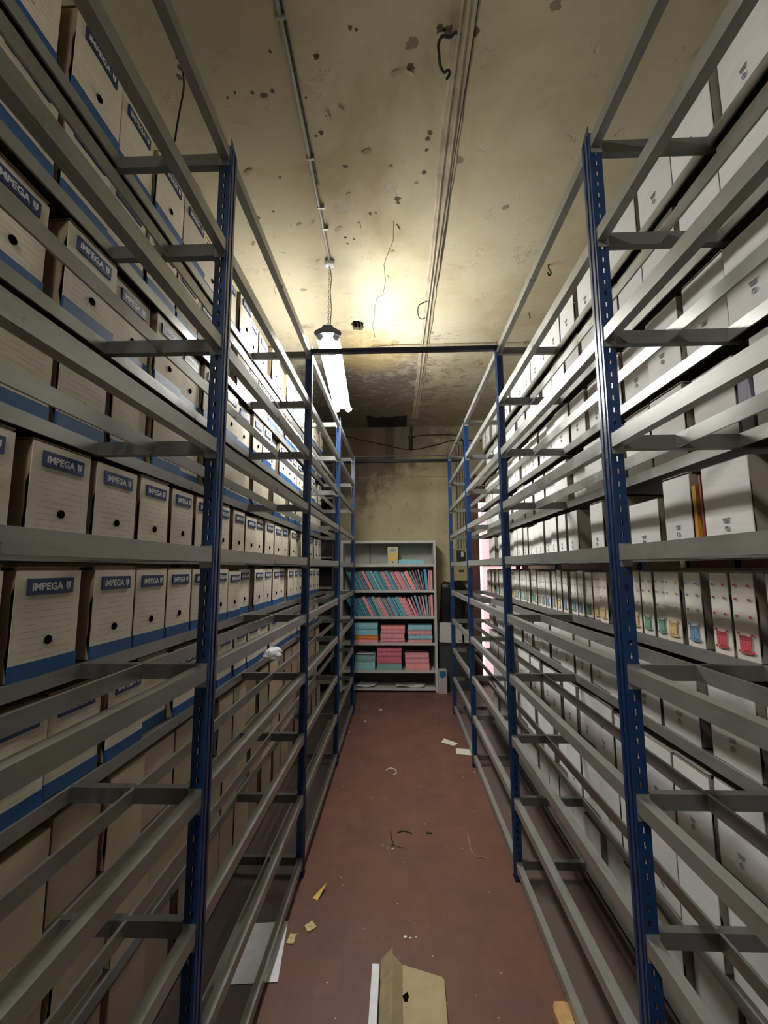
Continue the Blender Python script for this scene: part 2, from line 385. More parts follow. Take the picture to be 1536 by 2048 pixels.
# chased cable run patched with plaster along the ceiling
b = MB(); rr = random.Random(5)
ys = [YB + 0.12*k for k in range(int((6.50-YB)/0.12)+1)]
def sx(y): return 0.242 - 0.004*(y-2.5)
prev = None
for y0, y1 in zip(ys, ys[1:]):
    wa = 0.049+rr.uniform(-0.008, 0.008)
    pr = wa if prev is None else prev
    b.add([(sx(y0)-pr, y0, CEIL+0.001), (sx(y0)+pr, y0, CEIL+0.001), (sx(y1)+wa, y1, CEIL+0.001), (sx(y1)-wa, y1, CEIL+0.001),
           (sx(y0)-pr+0.008, y0, CEIL-0.006), (sx(y0)+pr-0.008, y0, CEIL-0.006), (sx(y1)+wa-0.008, y1, CEIL-0.006), (sx(y1)-wa+0.008, y1, CEIL-0.006)],
          [(4, 5, 6, 7), (0, 4, 7, 3), (1, 2, 6, 5)])
    prev = wa
t1 = struct('trim_1', b.mesh('trim_1', M_CHASE))
b = MB()
for dx in (-0.018, 0.012):
    b.tube([(sx(y)+dx+0.004*sin(y*3+dx*90), y, CEIL-0.009) for y in ys], 0.0075, 6)
link('conduit', b.mesh('conduit', M_CHASE), t1)
b = MB()
b.tube([(sx(y)+0.040+0.004*sin(y*5), y, CEIL-0.004) for y in ys if y < 3.3], 0.0035, 5)
link('crack_line', b.mesh('crack_line', M_BROWND), t1)

# cornice line crack on end wall and thin rail lines
b = MB(); b.box(-1.3, DX0-0.07, YEND-0.05, YEND, 3.330, 3.372)
thing('wall_pipe', 'dark horizontal pipe across the end wall under the ceiling', 'pipe', me=b.mesh('wall_pipe', M_TIE))
b = MB(); b.tube([(-0.9, YEND-0.003, 3.10), (0.2, YEND-0.003, 3.105), (0.985, YEND-0.003, 3.103)], 0.004, 5)
struct('trim_2', b.mesh('trim_2', M_PIPEW))

# ------------------------------------------------------------------ shelving racks
def beam_profile(s, fl=0.030):
    # closed outline (x outward from the aisle, z down from 0)
    t = 0.0025
    pts = [(0, 0), (fl, 0), (fl, -t), (t, -t), (t, -0.0385), (fl-0.002, -0.0385), (fl-0.002, -0.041), (0, -0.041)]
    return [(s*x, z) for x, z in pts]
def upright_mesh(s, top, n_slots=True):
    b = MB()
    def bx(x0, x1, y0, y1, z0, z1): b.box(min(s*x0, s*x1), max(s*x0, s*x1), y0, y1, z0, z1)
    bx(0, 0.0025, 0, 0.055, 0, top)
    for y in (0.012, 0.0365): bx(-0.0025, 0.0, y, y+0.0065, 0.0, top)
    for y0, y1 in ((0.0, 0.0025), (0.0525, 0.055)):
        bx(0.0025, 0.014, y0, y1, 0, top); bx(0.022, 0.038, y0, y1, 0, top)
        z = 0.0
        while z < top:
            z1 = min(z+0.0215, top); bx(0.014, 0.022, y0, y1, z, z1); z += 0.0375
    bx(0.0355, 0.038, 0.0025, 0.012, 0, top); bx(0.0355, 0.038, 0.043, 0.0525, 0, top)
    # pointed top of the web
    b.prism([(0.004, top-0.0005), (0.051, top-0.0005), (0.051, top+0.004), (0.004, top+0.03)], s*0.0, s*0.0025, 0)
    return b.mesh('upright', M_BLUE)
def foot_mesh(s):
    b = MB(); b.box(min(-s*0.006, s*0.05), max(-s*0.006, s*0.05), -0.006, 0.061, 0, 0.004); return b.mesh('foot_plate', M_TIE)
def crossbar_mesh(s):
    t = 0.0025
    pts = [(0.0, -0.042), (0.0, 0), (0.026, 0), (0.026, -t), (t, -t), (t, -0.018), (0.007, -0.024), (t, -0.030), (t, -0.0395), (0.026, -0.0395), (0.026, -0.042)]
    b = MB(); b.prism(pts, s*0.036, s*D_BACK, 0)
    # end lug bolted to the upright
    b.box(min(s*0.030, s*0.046), max(s*0.030, s*0.046), -0.004, -0.0005, -0.050, 0.008)
    return b.mesh('crossbar', M_STEEL2)
def beam_mesh(s, ln, name, mat=None, dx=0.0):
    b = MB(); b.prism([(p+s*dx, q) for p, q in beam_profile(s, 0.009)], 0, ln, 1)
    return b.mesh(name, mat or M_STEEL)
def hook_mesh(s):
    b = MB(); b.box(min(s*0.002, s*0.034), max(s*0.002, s*0.034), -0.0035, 0, -0.058, 0.004); return b
for s in (-1, 1):
    side = 'left' if s < 0 else 'right'
    rack = thing('shelving_rack', ('long bare-fronted blue and grey steel rack full of cream archive boxes' if s < 0 else 'long bare-fronted blue and grey steel rack full of white document boxes'), 'shelving rack', (s*HW, 0, 0))
    um = upright_mesh(s, 3.10); umb = um; cm = crossbar_mesh(s); fm = foot_mesh(s)
    for y in YP:
        u = link('upright', um, rack, (0, y, 0)); link('foot_plate', fm, u)
        link('rear_upright', umb, rack, (s*(D_BACK), y, 0))
        for z in ZL: link('crossbar', cm, rack, (0, y+0.014, z))
    for i in range(4):
        ln = YP[i+1]-YP[i]-0.055
        b = MB(); b.prism(beam_profile(s), 0, ln, 1)
        for y0 in (0.0, ln-0.003): b.box(min(s*0.001, s*0.036), max(s*0.001, s*0.036), y0, y0+0.003, -0.060, 0.006)
        fb = b.mesh('front_beam', M_STEEL)
        mbm = beam_mesh(s, ln+0.04, 'middle_beam'); rb = beam_mesh(s, ln+0.04, 'shelf_beam')
        b = MB(); b.box(min(s*0.0095, s*(D_BACK-D_REAR)), max(s*0.0095, s*(D_BACK-D_REAR)), 0, ln+0.04, -0.004, -0.001)
        b.box(min(s*0.03, s*0.032), max(s*0.03, s*0.032), 0, ln+0.04, -0.03, -0.001)
        pm = b.mesh('shelf_panel', M_PANEL)
        for z in ZL:
            link('front_beam', fb, rack, (s*0.003, YP[i]+0.055, z))
            link('middle_beam', mbm, rack, (s*D_MID, YP[i]+0.03, z+0.0005))
            link('shelf_beam', rb, rack, (s*D_REAR, YP[i]+0.03, z+0.0005))
            link('shelf_panel', pm, rack, (s*D_REAR, YP[i]+0.03, z))
b = MB(); b.box(-HW+0.0, HW-0.0, 0, 0.03, 0, 0.028)
thing('tie_bar', 'dark blue bar joining the second pair of uprights across the aisle', 'bar', (0, YP[2]+0.012, 3.075), me=b.mesh('tie_bar', M_TIE))
b = MB(); b.tube([(-HW, 0, 0), (HW, 0, 0.004)], 0.006, 8)
thing('tie_rod', 'thin grey rod joining the farthest pair of uprights', 'bar', (0, YP[4]+0.02, 3.10), me=b.mesh('tie_rod', M_DARK))

# ------------------------------------------------------------------ cartons
def carton(w, h, d, seed, fmat, smat, lid=True, lift=0.0):
    """origin: bottom centre of the front; front faces +y"""
    r = random.Random(seed); b = MB(); t = 0.003
    # front panel as a slightly bulging sheet
    nx, nz = 5, 7; g = []
    for j in range(nz):
        for i in range(nx):
            u, v = i/(nx-1), j/(nz-1)
            g.append(((u-0.5)*w, 0.0+0.004*sin(pi*u)*sin(pi*v)*r.uniform(0.5, 1.2), v*h))
    b.sm = True
    b.add(g, [(j*nx+i, j*nx+i+1, (j+1)*nx+i+1, (j+1)*nx+i) for j in range(nz-1) for i in range(nx-1)])
    b.sm = False
    b.box(-w/2, w/2, -t, -0.0004, 0, h)
    # sides: cut back behind the front fold below the tuck
    k = r.uniform(0.55, 0.78)*h; rec = r.uniform(0.004, 0.011)
    prof = [(-t, h), (-t, k+0.03), (-t-rec, k), (-t-rec*0.8, h*0.35), (-t-rec*1.3, h*0.2), (-t-0.001, 0.0), (-d, 0.0), (-d, h)]
    b.m = 1
    for x0 in (-w/2, w/2-t): b.prism(prof, x0, x0+t, 0)
    b.box(-w/2, w/2, -d, -d+t, 0, h); b.box(-w/2+t, w/2-t, -d, -t, 0, t)
    if lid:
        Mx = Matrix.Translation((0, -d, h)) @ Matrix.Rotation(lift, 4, 'X')
        b.box(-w/2+0.0005, w/2-0.0005, 0.001, d-0.001, 0.0, 0.003, Mx)
        b.box(-w/2+0.001, w/2-0.001, d-0.012, d-0.006, -0.03, 0.0, Mx)
    return b.mesh('carton', [fmat, smat])

def text_mesh(body, height):
    cu = bpy.data.curves.new('t', 'FONT'); cu.body = body; cu.size = 1.0; cu.offset = 0.035; cu.resolution_u = 2
    ob = bpy.data.objects.new('t', cu); C.objects.link(ob)
    bpy.context.view_layer.update()
    dg = bpy.context.evaluated_depsgraph_get()
    me = bpy.data.meshes.new_from_object(ob.evaluated_get(dg))
    vs = [v.co.copy() for v in me.vertices]; fs = [tuple(p.vertices) for p in me.polygons]
    bpy.data.objects.remove(ob); bpy.data.meshes.remove(me); bpy.data.curves.remove(cu)
    x0 = min(v.x for v in vs); x1 = max(v.x for v in vs); y0 = min(v.y for v in vs); y1 = max(v.y for v in vs)
    return [((v.x-x0)/(x1-x0), (v.y-y0)/(y1-y0)) for v in vs], fs
TV, TF = text_mesh('iMPEGA', 1)
def brand_label(w, h):
    """dark blue label with white lettering; front faces +y, so the text runs toward -x"""
    b = MB(); lw, lh = 0.70*w, 0.155*h; xc, zc = 0.0, h*0.895-lh/2+0.008
    xl = 0.36*w  # left end as read is +x
    b.box(xl-lw, xl, 0.0015, 0.0062, zc-lh/2, zc+lh/2)
    b.m = 1
    tw, th = lw*0.68, lh*0.50; x0 = xl-lw*0.07; z0 = zc-th/2
    b.add([(x0-u*tw, 0.0068, z0+v*th) for u, v in TV], TF)
    # little shield
    sxx = xl-lw*0.87; sw = lw*0.055
    for sg in (-1, 1):
        b.add([(sxx+sg*sw*0.12, 0.0068, zc-th*0.6), (sxx+sg*sw*0.12, 0.0068, zc+th*0.45), (sxx+sg*sw, 0.0068, zc+th*0.6), (sxx+sg*sw, 0.0068, zc-th*0.15)], [(0, 1, 2, 3)])
    return b.mesh('brand_label', [M_LABEL, M_WHITEPRINT])
def finger_hole(x, z, r):
    b = MB(); b.disc((x, 0.0062, z), r, 18, th=0.004)
    return b.mesh('finger_hole', M_HOLE)
def base_band(w):
    b = MB(); b.box(-w/2-0.0006, w/2+0.0006, -0.004, 0.0030, 0.0, 0.040); return b.mesh('base_band', M_BAND)
def printed_mark(w, h, zc):
    b = MB(); rr = random.Random(int(w*1000))
    for k in range(3):
        lw = 0.030-0.004*k; b.box(-lw/2, lw/2, 0.003, 0.0058, zc+0.014-0.006*k, zc+0.0165-0.006*k)
    for k in range(12):
        a0, a1 = 2*pi*k/12, 2*pi*(k+1)/12; r0, r1 = 0.006, 0.0085
        b.prism([(r0*cos(a0), zc-0.016+r0*sin(a0)), (r1*cos(a0), zc-0.016+r1*sin(a0)), (r1*cos(a1), zc-0.016+r1*sin(a1)), (r0*cos(a1), zc-0.016+r0*sin(a1))], 0.003, 0.0058, 1)
    return b.mesh('printed_mark', M_INK)
def narrow_print(w, h, ink):
    b = MB()
    for z in (0.025, 0.075, 0.125, 0.175, 0.215):
        for x in (-0.3*w, 0.3*w): b.box(x-0.0026, x+0.0026, 0.003, 0.0060, z*h/0.25-0.0032, z*h/0.25+0.0032)
    # little house logo with hanging files
    z0, z1, x1 = 0.020*h/0.25+0.008, 0.070, 0.24*w
    def fr(a, bb, c, d): b.box(a, bb, 0.003, 0.0062, c, d)
    fr(-x1, x1, z1-0.0012, z1+0.0012); fr(-x1, -x1+0.0015, z0+0.02, z1); fr(x1-0.0015, x1, z0, z1)
    fr(-x1, x1, z0+0.026, z0+0.0275)
    for k in range(4): fr(-x1+0.001+k*0.0085*w/0.075, -x1+0.0075*w/0.075+k*0.0085*w/0.075, z0+0.001, z0+0.026)
    fr(-x1, x1, z0-0.008, z0-0.006); fr(-x1*0.9, x1*0.9, z0-0.004, z0-0.003)
    for k in range(5): fr(-x1+0.004+k*2*x1/6, -x1+0.008+k*2*x1/6, z1-0.010, z1-0.004)
    return b.mesh('printed_logo', M_INKS[ink])

PROTO = {}
def proto(kind, k):
    key = (kind, k)
    if key in PROTO: return PROTO[key]
    r = random.Random(hash(key[1])*31 + len(kind))
    if kind == 'cream':
        w, h, d = (0.205, 0.27, 0.345)
        o = thing('archive_box', '', 'box'); body = link('carton', carton(w, h, d, k+1, M_FCREAM, M_KRAFT, True, (0, 0.01, 0.02, 0.03)[k]), o)
        link('brand_label', brand_label(w, h), body); link('finger_hole', finger_hole(0.0, 0.088, 0.0115), body); link('base_band', base_band(w), body)
    elif kind == 'plain':
        w, h, d = (0.205, 0.27, 0.345)
        o = thing('cardboard_box', '', 'box'); link('carton', carton(w, h, d, k+11, M_FPLAIN, M_KRAFT, True, (0, 0.0, 0.015, 0.03)[k]), o)
    elif kind == 'white':
        w, h, d = (0.20, 0.26, 0.345)
        o = thing('document_box', '', 'box'); body = link('carton', carton(w, h, d, k+21, M_FWHITE, M_KRAFTG, True, (0, 0.0, 0.02, 0.04)[k]), o)
        link('printed_mark', printed_mark(w, h, 0.070), body)
    else:
        w, h, d = (0.078, 0.252, 0.34); ink = ['yellow', 'green', 'blue', 'red', 'grey'][k]
        o = thing('file_box', '', 'box'); body = link('carton', carton(w, h, d, k+31, M_FNARROW, M_KRAFTG, True, 0.0), o)
        link('printed_logo', narrow_print(w, h, ink), body)
    PROTO[key] = (o, w, h, [False]); return PROTO[key]

UPN = ['nearest', 'second', 'third', 'farthest']
def where_txt(y, counts):
    """ordinal past an upright; counts keeps the running number per bay"""
    bay = sum(1 for yp in YP[1:] if y > yp)
    counts[bay] = counts.get(bay, 0)+1
    if bay == 0: return None, counts[bay]
    return UPN[bay-1], counts[bay]
DESC = {'cream': 'cream archive box with blue label', 'plain': 'plain tan cardboard box', 'white': 'white document box with small print', 'narrow': 'narrow file box with %s print'}
SHELF = ['top shelf'] + [ORD[i] + ' shelf down' for i in range(1, 9)] + ['lowest shelf']
ALL = []
def put(kind, s, lev, y0, y1, recess=0.0, tilt=0.0, k=None, hs=1.0):
    nk = 5 if kind == 'narrow' else 4
    if k is None: k = RND.choice((0, 0, 1, 1, 4, 4, 4, 2)) if kind == 'narrow' else RND.randrange(nk)
    o, w, h, used = proto(kind, k)
    x = s*(HW+D_REAR+0.006+recess); z = ZL[lev]+0.0015
    rz = (-pi/2 if s < 0 else pi/2) + tilt
    sc = ((y1-y0)/w, 1.0, hs)
    if not used[0]:
        used[0] = True; r = o; r.location = (x, (y0+y1)/2, z); r.rotation_euler = (0, 0, rz); r.scale = sc
    else: r = dup(o, (x, (y0+y1)/2, z), (0, 0, rz), '', None, sc)
    ALL.append((r, kind, k, s, lev, (y0+y1)/2))
def fill(kind, s, lev, start, end, wmin, wmax, gmin, gmax, seed, skip=()):
    r = random.Random(seed); y = start
    while y < end:
        wd = r.uniform(wmin, wmax); g = r.uniform(gmin, gmax)
        if r.random() < 0.12: g += 0.03
        kk = kind
        if y+wd > end+0.05: break
        if not any(a < y+wd/2 < c for a, c in skip):
            put(kk, s, lev, y, y+wd, recess=r.choice((0, 0, 0.004, 0.010, 0.018, 0.03)), tilt=r.choice((0, 1, 1))*r.uniform(-0.022, 0.022), k=None, hs=r.uniform(0.955, 1.01))
        y += wd+g
NEAR, FAR = 0.62, 5.40
# left rack: blue-labelled boxes on the top seven shelves, plain ones below
def explicit(kind, s, lev, spans):
    for sp in spans: put(kind, s, lev, sp[0], sp[1], *(sp[2:] if len(sp) > 2 else ()))
for lev in range(7):
    if lev == 4:
        explicit('cream', -1, 4, [(0.83, 1.03), (1.085, 1.30), (1.333, 1.543), (1.572, 1.768), (1.80, 1.985), (2.02, 2.20), (2.256, 2.427), (2.488, 2.67)])
        fill('cream', -1, 4, 2.70, FAR, 0.19, 0.21, 0.01, 0.03, 44)
    elif lev == 5:
        explicit('cream', -1, 5, [(0.84, 1.035), (1.074, 1.296), (1.36, 1.568), (1.58, 1.785), (1.80, 2.0), (2.015, 2.20), (2.25, 2.44)])
        fill('cream', -1, 5, 2.46, FAR, 0.185, 0.205, 0.005, 0.03, 45)
    else:
        fill('cream', -1, lev, NEAR+0.02*lev, FAR, 0.19, 0.215, 0.008, 0.035, 100+lev)
for lev in (7, 8, 9):
    fill('plain', -1, lev, NEAR+0.03*lev, FAR, 0.19, 0.22, 0.006, 0.03, 200+lev, skip=((0.95, 1.12),) if lev == 7 else ())
# right rack
for lev in (0, 1, 2, 3, 6, 7, 8, 9):
    if lev == 3:
        explicit('white', 1, 3, [(0.62, 0.82), (0.84, 1.04), (1.055, 1.25)])
        fill('white', 1, 3, 1.345, FAR-0.15, 0.19, 0.215, 0.006, 0.028, 303); continue
    fill('white', 1, lev, NEAR+0.015*lev, FAR-0.15, 0.19, 0.215, 0.006, 0.028, 300+lev)
explicit('white', 1, 4, [(0.72, 0.92), (0.95, 1.15), (1.304, 1.502), (1.568, 1.722), (1.80, 2.02, 0.02, 0.0, 1, 0.80), (2.06, 2.16), (2.24, 2.38), (2.56, 2.70), (2.74, 2.86), (2.90, 3.0)])
fill('white', 1, 4, 3.05, FAR-0.15, 0.10, 0.15, 0.005, 0.03, 344)
explicit('narrow', 1, 5, [(1.10, 1.18, 0.0, 0.0, 3), (1.20, 1.285, 0, 0, 3), (1.331, 1.418, 0, 0, 3), (1.433, 1.512, 0, 0, 3), (1.56, 1.645, 0, 0, 2), (1.668, 1.755, -0.006, 0, 0), (1.757, 1.830, 0, 0, 1), (1.852, 1.930, 0, 0, 1), (1.945, 2.025, 0, 0, 0)])
fill('narrow', 1, 5, 2.06, FAR-0.15, 0.072, 0.082, 0.008, 0.030, 355)
fill('narrow', 1, 5, 0.72, 1.07, 0.075, 0.082, 0.01, 0.02, 356)
# labels, counted along each shelf from the uprights
ALL.sort(key=lambda t: (t[3], t[4], t[5]))
cnt = {}
for r, kind, k, s, lev, y in ALL:
    bay = sum(1 for yp in YP[1:] if y > yp)
    tot = [a for a in ALL if a[3] == s and a[4] == lev and sum(1 for yp in YP[1:] if a[5] > yp) == bay]
    idx = [a[0] for a in tot].index(r)
    d = DESC[kind]
    if kind == 'narrow': d = d % ['yellow', 'green', 'blue', 'red', 'grey'][k]
    if bay == 0: wh = '%s before the nearest upright' % ORD[len(tot)-1-idx]
    else: wh = '%s past the %s upright' % (ORD[idx], UPN[bay-1])
    r['label'] = '%s, %s, %s' % (d, wh, SHELF[lev])
    r['group'] = {'cream': 'cream archive boxes', 'plain': 'plain tan boxes', 'white': 'white document boxes', 'narrow': 'narrow file boxes'}[kind] + ' on the ' + SHELF[lev]

# things tucked among the boxes on the right rack
XRF = HW+D_REAR
def wavy_folder(name, label, cat, mat, x, y, z, w, h, d, seed, tilt=0.0):
    r = random.Random(seed); b = MB(); n = 8
    for i in range(3):
        off = w*i/3; pts = []
        for j in range(n+1): pts.append((off + w*0.06*sin(j*0.9+seed+i)+tilt*j/n, h*j/n))
        for j in range(n): 
            (a0, z0), (a1, z1) = pts[j], pts[j+1]
            b.add([(0.012*i*0.3, a0, z0), (0.012*i*0.3, a0+w*0.30, z0), (0.012*i*0.3, a1+w*0.30, z1), (0.012*i*0.3, a1, z1), (d, a0, z0), (d, a0+w*0.30, z0), (d, a1+w*0.30, z1), (d, a1, z1)],
                  [(0, 1, 2, 3), (4, 7, 6, 5), (0, 3, 7, 4), (1, 5, 6, 2), (0, 4, 5, 1), (3, 2, 6, 7)])
    return thing(name, label, cat, (x, y, z), me=b.mesh(name, mat))
wavy_folder('document_folder', 'dark red folder wedged between two white boxes at eye level', 'folder', M_RED, XRF+0.005, 1.508, ZL[4]+0.001, 0.022, 0.245, 0.3, 2)
wavy_folder('plastic_wallet', 'crumpled amber plastic wallet beside the dark red folder', 'wallet', M_GOLD, XRF+0.002, 1.534, ZL[4]+0.001, 0.028, 0.215, 0.25, 5)

wavy_folder('document_folder', 'stack of purple-grey folders between white boxes, fourth shelf down', 'folder', M_PURP, XRF+0.004, 1.262, ZL[3]+0.001, 0.055, 0.24, 0.3, 3)

# ------------------------------------------------------------------ lamp
def lamp(y0, tube_mat, label):
    ln = 1.52; x0 = -0.523; x1 = -0.604; z = 3.335
    ang = math.atan2(-(x1-x0), ln) if y0 > 0 else 0.0
    t = thing('fluorescent_lamp', label, 'lamp', (x0, y0, z), ang)
    prof = [(-0.030, 0.048), (0.030, 0.048), (0.042, 0.030), (0.080, 0.012), (0.092, -0.002), (0.086, -0.020), (0.070, -0.020), (0.034, -0.004), (-0.034, -0.004), (-0.070, -0.020), (-0.086, -0.020), (-0.092, -0.002), (-0.080, 0.012), (-0.042, 0.030)]
    b = MB(); b.prism([(-0.030, 0.046), (0.030, 0.046), (0.040, 0.022), (0.068, 0.014), (0.068, 0.010), (0.024, 0.002), (0.016, -0.006), (-0.016, -0.006), (-0.024, 0.002), (-0.068, 0.010), (-0.068, 0.014), (-0.040, 0.022)], 0.02, ln-0.02, 1); link('housing', b.mesh('housing', M_LAMPH), t)
    for yy in (0.0, ln-0.02):
        b = MB(); b.prism([(p*1.04, q*1.08+(0.0)) for p, q in prof], yy, yy+0.02, 1); 
        e = link('end_cap', b.mesh('end_cap', M_LAMPD), t)
    for xx in (-0.056, 0.056):
        b = MB(); b.tube([(xx, 0.045, -0.022), (xx, ln-0.045, -0.022)], 0.023, 14)
        tb = link('tube', b.mesh('tube', tube_mat), t)
        b = MB()
        for yy in (0.022, ln-0.045): b.tube([(xx, yy, -0.022), (xx, yy+0.023, -0.022)], 0.0235, 12)
        link('tube_socket', b.mesh('tube_socket', M_LAMPH), t)
    # chains: one at each end
    for yy in (0.05, ln-0.05):
        b = MB(); top = CEIL-0.03-z; n = int((top-0.048)/0.022)
        for k in range(n):
            zc = 0.052+(k+0.5)*(top-0.052)/n; pts = []
            for q in range(9):
                a = 2*pi*q/8; u, v = 0.006*cos(a), 0.0145*sin(a)
                pts.append((u, yy, zc+v) if k % 2 else (0, yy+u, zc+v))
            b.tube(pts, 0.0018, 5, False)
        link('chain', b.mesh('chain', M_PIPE), t)
    b = MB(); b.tube([(0.012, 0.05, 0.05), (0.02, 0.045, 0.2), (0.010, 0.052, 0.34), (0.018, 0.048, 0.44), (0.004, 0.05, CEIL-0.03-z)], 0.003, 6)
    link('flex_cord', b.mesh('flex_cord', simple('brown_cord', (0.16, 0.09, 0.07), 0.6)), t)
    return t
lamp(2.905, M_TUBE, 'lit twin-tube fluorescent lamp hanging on chains over the aisle')
lamp(-1.75, M_FILL_TUBE, 'added unseen fluorescent lamp behind the photographer, brightening the near end')
# ceiling rose and the conduit feeding it
for yy, lb in ((2.955, 'round grey junction box on the ceiling above the lamp'), (-1.70, 'round grey junction box of the added lamp behind the photographer')):
    t = thing('junction_box', lb, 'junction box', (-0.523, yy, CEIL))
    b = MB(); pts = [(0.036*cos(2*pi*k/20), 0.036*sin(2*pi*k/20)) for k in range(20)]; b.prism(pts, -0.022, 0.0, 2); link('base', b.mesh('base', M_LAMPD), t)
    b = MB()
    prof = [(0.037, -0.020), (0.037, -0.034), (0.030, -0.042), (0.0, -0.044)]; n = 20; vs = []; fs = []
    for r_, z_ in prof[:-1]: vs += [(r_*cos(2*pi*k/n), r_*sin(2*pi*k/n), z_) for k in range(n)]
    for j in range(2):
        for k in range(n): fs.append((j*n+k, j*n+(k+1) % n, (j+1)*n+(k+1) % n, (j+1)*n+k))
    b.sm = True; b.add(vs, fs); b.sm = False; b.add([(0.030*cos(2*pi*k/n), 0.030*sin(2*pi*k/n), -0.042) for k in range(n)], [tuple(range(n))])
    link('cover', b.mesh('cover', M_LAMPH), t)
t = thing('ceiling_conduit', 'thin metal conduit running along the ceiling to the lamp junction box', 'pipe', (-0.52, 0, CEIL))
b = MB(); b.tube([(0.025, -1.7, -0.013), (0.022, 1.4, -0.013), (0.018, 2.0, -0.013), (0.0, 2.92, -0.013)], 0.0105, 8); link('pipe', b.mesh('pipe', M_PIPE), t)
b = MB(); b.tube([(0.040, -1.6, -0.007), (0.038, 1.4, -0.007), (0.030, 2.3, -0.007)], 0.005, 6); link('cable', b.mesh('cable', M_DARK), t)
for y in (-0.8, 0.4, 1.5, 2.12, 2.45, 2.62):
    b = MB(); b.box(0.0, 0.042, y, y+0.012, -0.026, 0.0); link('clip', b.mesh('clip', M_PIPE), t)
t = thing('cross_conduit', 'thin conduit crossing the ceiling above the dark blue bar', 'pipe', (0, 4.19, CEIL))
b = MB(); b.tube([(-0.30, 0.03, -0.012), (0.0, 0.0, -0.012), (1.9, -0.0, -0.012)], 0.010, 8); link('pipe', b.mesh('pipe', M_PIPEW), t)
for x in (-0.1, 0.19, 0.42, 0.81, 1.2): 
    b = MB(); b.box(x, x+0.014, -0.014, 0.014, -0.024, 0); link('clip', b.mesh('clip', M_PIPE), t)

# loose wires and hooks hanging from the ceiling
def wire(name, label, pts, r, mat=M_BLACKC, cat='wire'):
    sm = []; P = [Vector(p) for p in pts]
    for i in range(len(P)-1):
        p0 = P[max(i-1, 0)]; p1 = P[i]; p2 = P[i+1]; p3 = P[min(i+2, len(P)-1)]
        for k in range(5):
            t = k/5; sm.append(0.5*((2*p1)+(-p0+p2)*t+(2*p0-5*p1+4*p2-p3)*t*t+(-p0+3*p1-3*p2+p3)*t**3))
    sm.append(P[-1]); o = sm[0].copy(); b = MB(); b.tube([p-o for p in sm], r, 6)
    return thing(name, label, cat, tuple(o), me=b.mesh(name, mat))
wire('hanging_wire', 'thick black wire loop hanging from the plaster seam nearest the camera', [(0.240, 1.60, CEIL), (0.212, 1.592, CEIL-0.006), (0.190, 1.602, CEIL-0.014), (0.160, 1.592, CEIL-0.02), (0.144, 1.61, CEIL-0.03), (0.148, 1.64, CEIL-0.04), (0.156, 1.675, CEIL-0.052), (0.175, 1.698, CEIL-0.06), (0.192, 1.690, CEIL-0.058), (0.200, 1.705, CEIL-0.06), (0.188, 1.722, CEIL-0.066)], 0.0062)
wire('hanging_wire', 'thin black wire hook hanging from the plaster seam above the dark blue bar', [(0.26, 3.46, CEIL), (0.20, 3.47, CEIL-0.01), (0.145, 3.49, CEIL-0.03), (0.140, 3.52, CEIL-0.09), (0.165, 3.53, CEIL-0.125), (0.20, 3.53, CEIL-0.115)], 0.0045)
wire('ceiling_hook', 'small twisted hook on the ceiling over the white boxes', [(1.08, 3.06, CEIL), (1.08, 3.06, CEIL-0.03), (1.095, 3.06, CEIL-0.06), (1.08, 3.06, CEIL-0.085), (1.07, 3.06, CEIL-0.06)], 0.006)
wire('ceiling_hook', 'tiny hook on the ceiling farther over the white boxes', [(1.115, 3.676, CEIL), (1.115, 3.676, CEIL-0.03), (1.125, 3.676, CEIL-0.045), (1.115, 3.676, CEIL-0.055)], 0.0035)
wire('hanging_wire', 'long dark cord dangling from a ring over the cream boxes', [(-0.945, 1.56, CEIL), (-0.95, 1.60, CEIL-0.05), (-0.93, 1.62, CEIL-0.07), (-0.94, 1.60, CEIL-0.09), (-0.925, 1.60, CEIL-0.2), (-0.945, 1.61, CEIL-0.33), (-0.95, 1.60, CEIL-0.46)], 0.004)
wire('hanging_wire', 'wisp of grey wire on the ceiling over the cream boxes', [(-0.97, 3.15, CEIL), (-0.965, 3.15, CEIL-0.03), (-0.985, 3.18, CEIL-0.06), (-0.98, 3.2, CEIL-0.09)], 0.003, M_PIPE)
b = MB(); pts = [(-0.055, 2.60), (-0.06, 2.77), (-0.115, 2.95), (-0.131, 3.015), (-0.125, 3.2), (-0.151, 3.376), (-0.20, 3.41), (-0.223, 3.512), (-0.24, 3.7), (-0.263, 3.823), (-0.252, 4.046)]
b.tube([(x, y, CEIL-0.0002) for x, y in pts], 0.0022, 5); struct('trim_3', b.mesh('trim_3', M_BROWND))
# peeled plaster flakes
rr = random.Random(11); b = MB()
for k in range(70):
    if k < 40: x, y = rr.gauss(-0.32, 0.16), rr.uniform(4.0, 5.0)
    else: x, y = rr.uniform(-1.3, 0.1), rr.uniform(1.6, 3.2)
    a = rr.uniform(0, pi); l = rr.uniform(0.012, 0.035); Mx = Matrix.Translation((x, y, CEIL-0.006)) @ Matrix.Rotation(a, 4, 'Z') @ Matrix.Rotation(rr.uniform(0.1, 0.5), 4, 'X')
    b.prism([(-l, 0), (-l*0.3, l*0.5), (l, l*0.2), (l*0.6, -l*0.4)], 0, 0.0012, 2, Mx)
o = thing('peeling_paint', 'curled flakes of paint peeling off the ceiling', 'paint flakes', me=b.mesh('peeling_paint', M_CEIL)); o['kind'] = 'stuff'

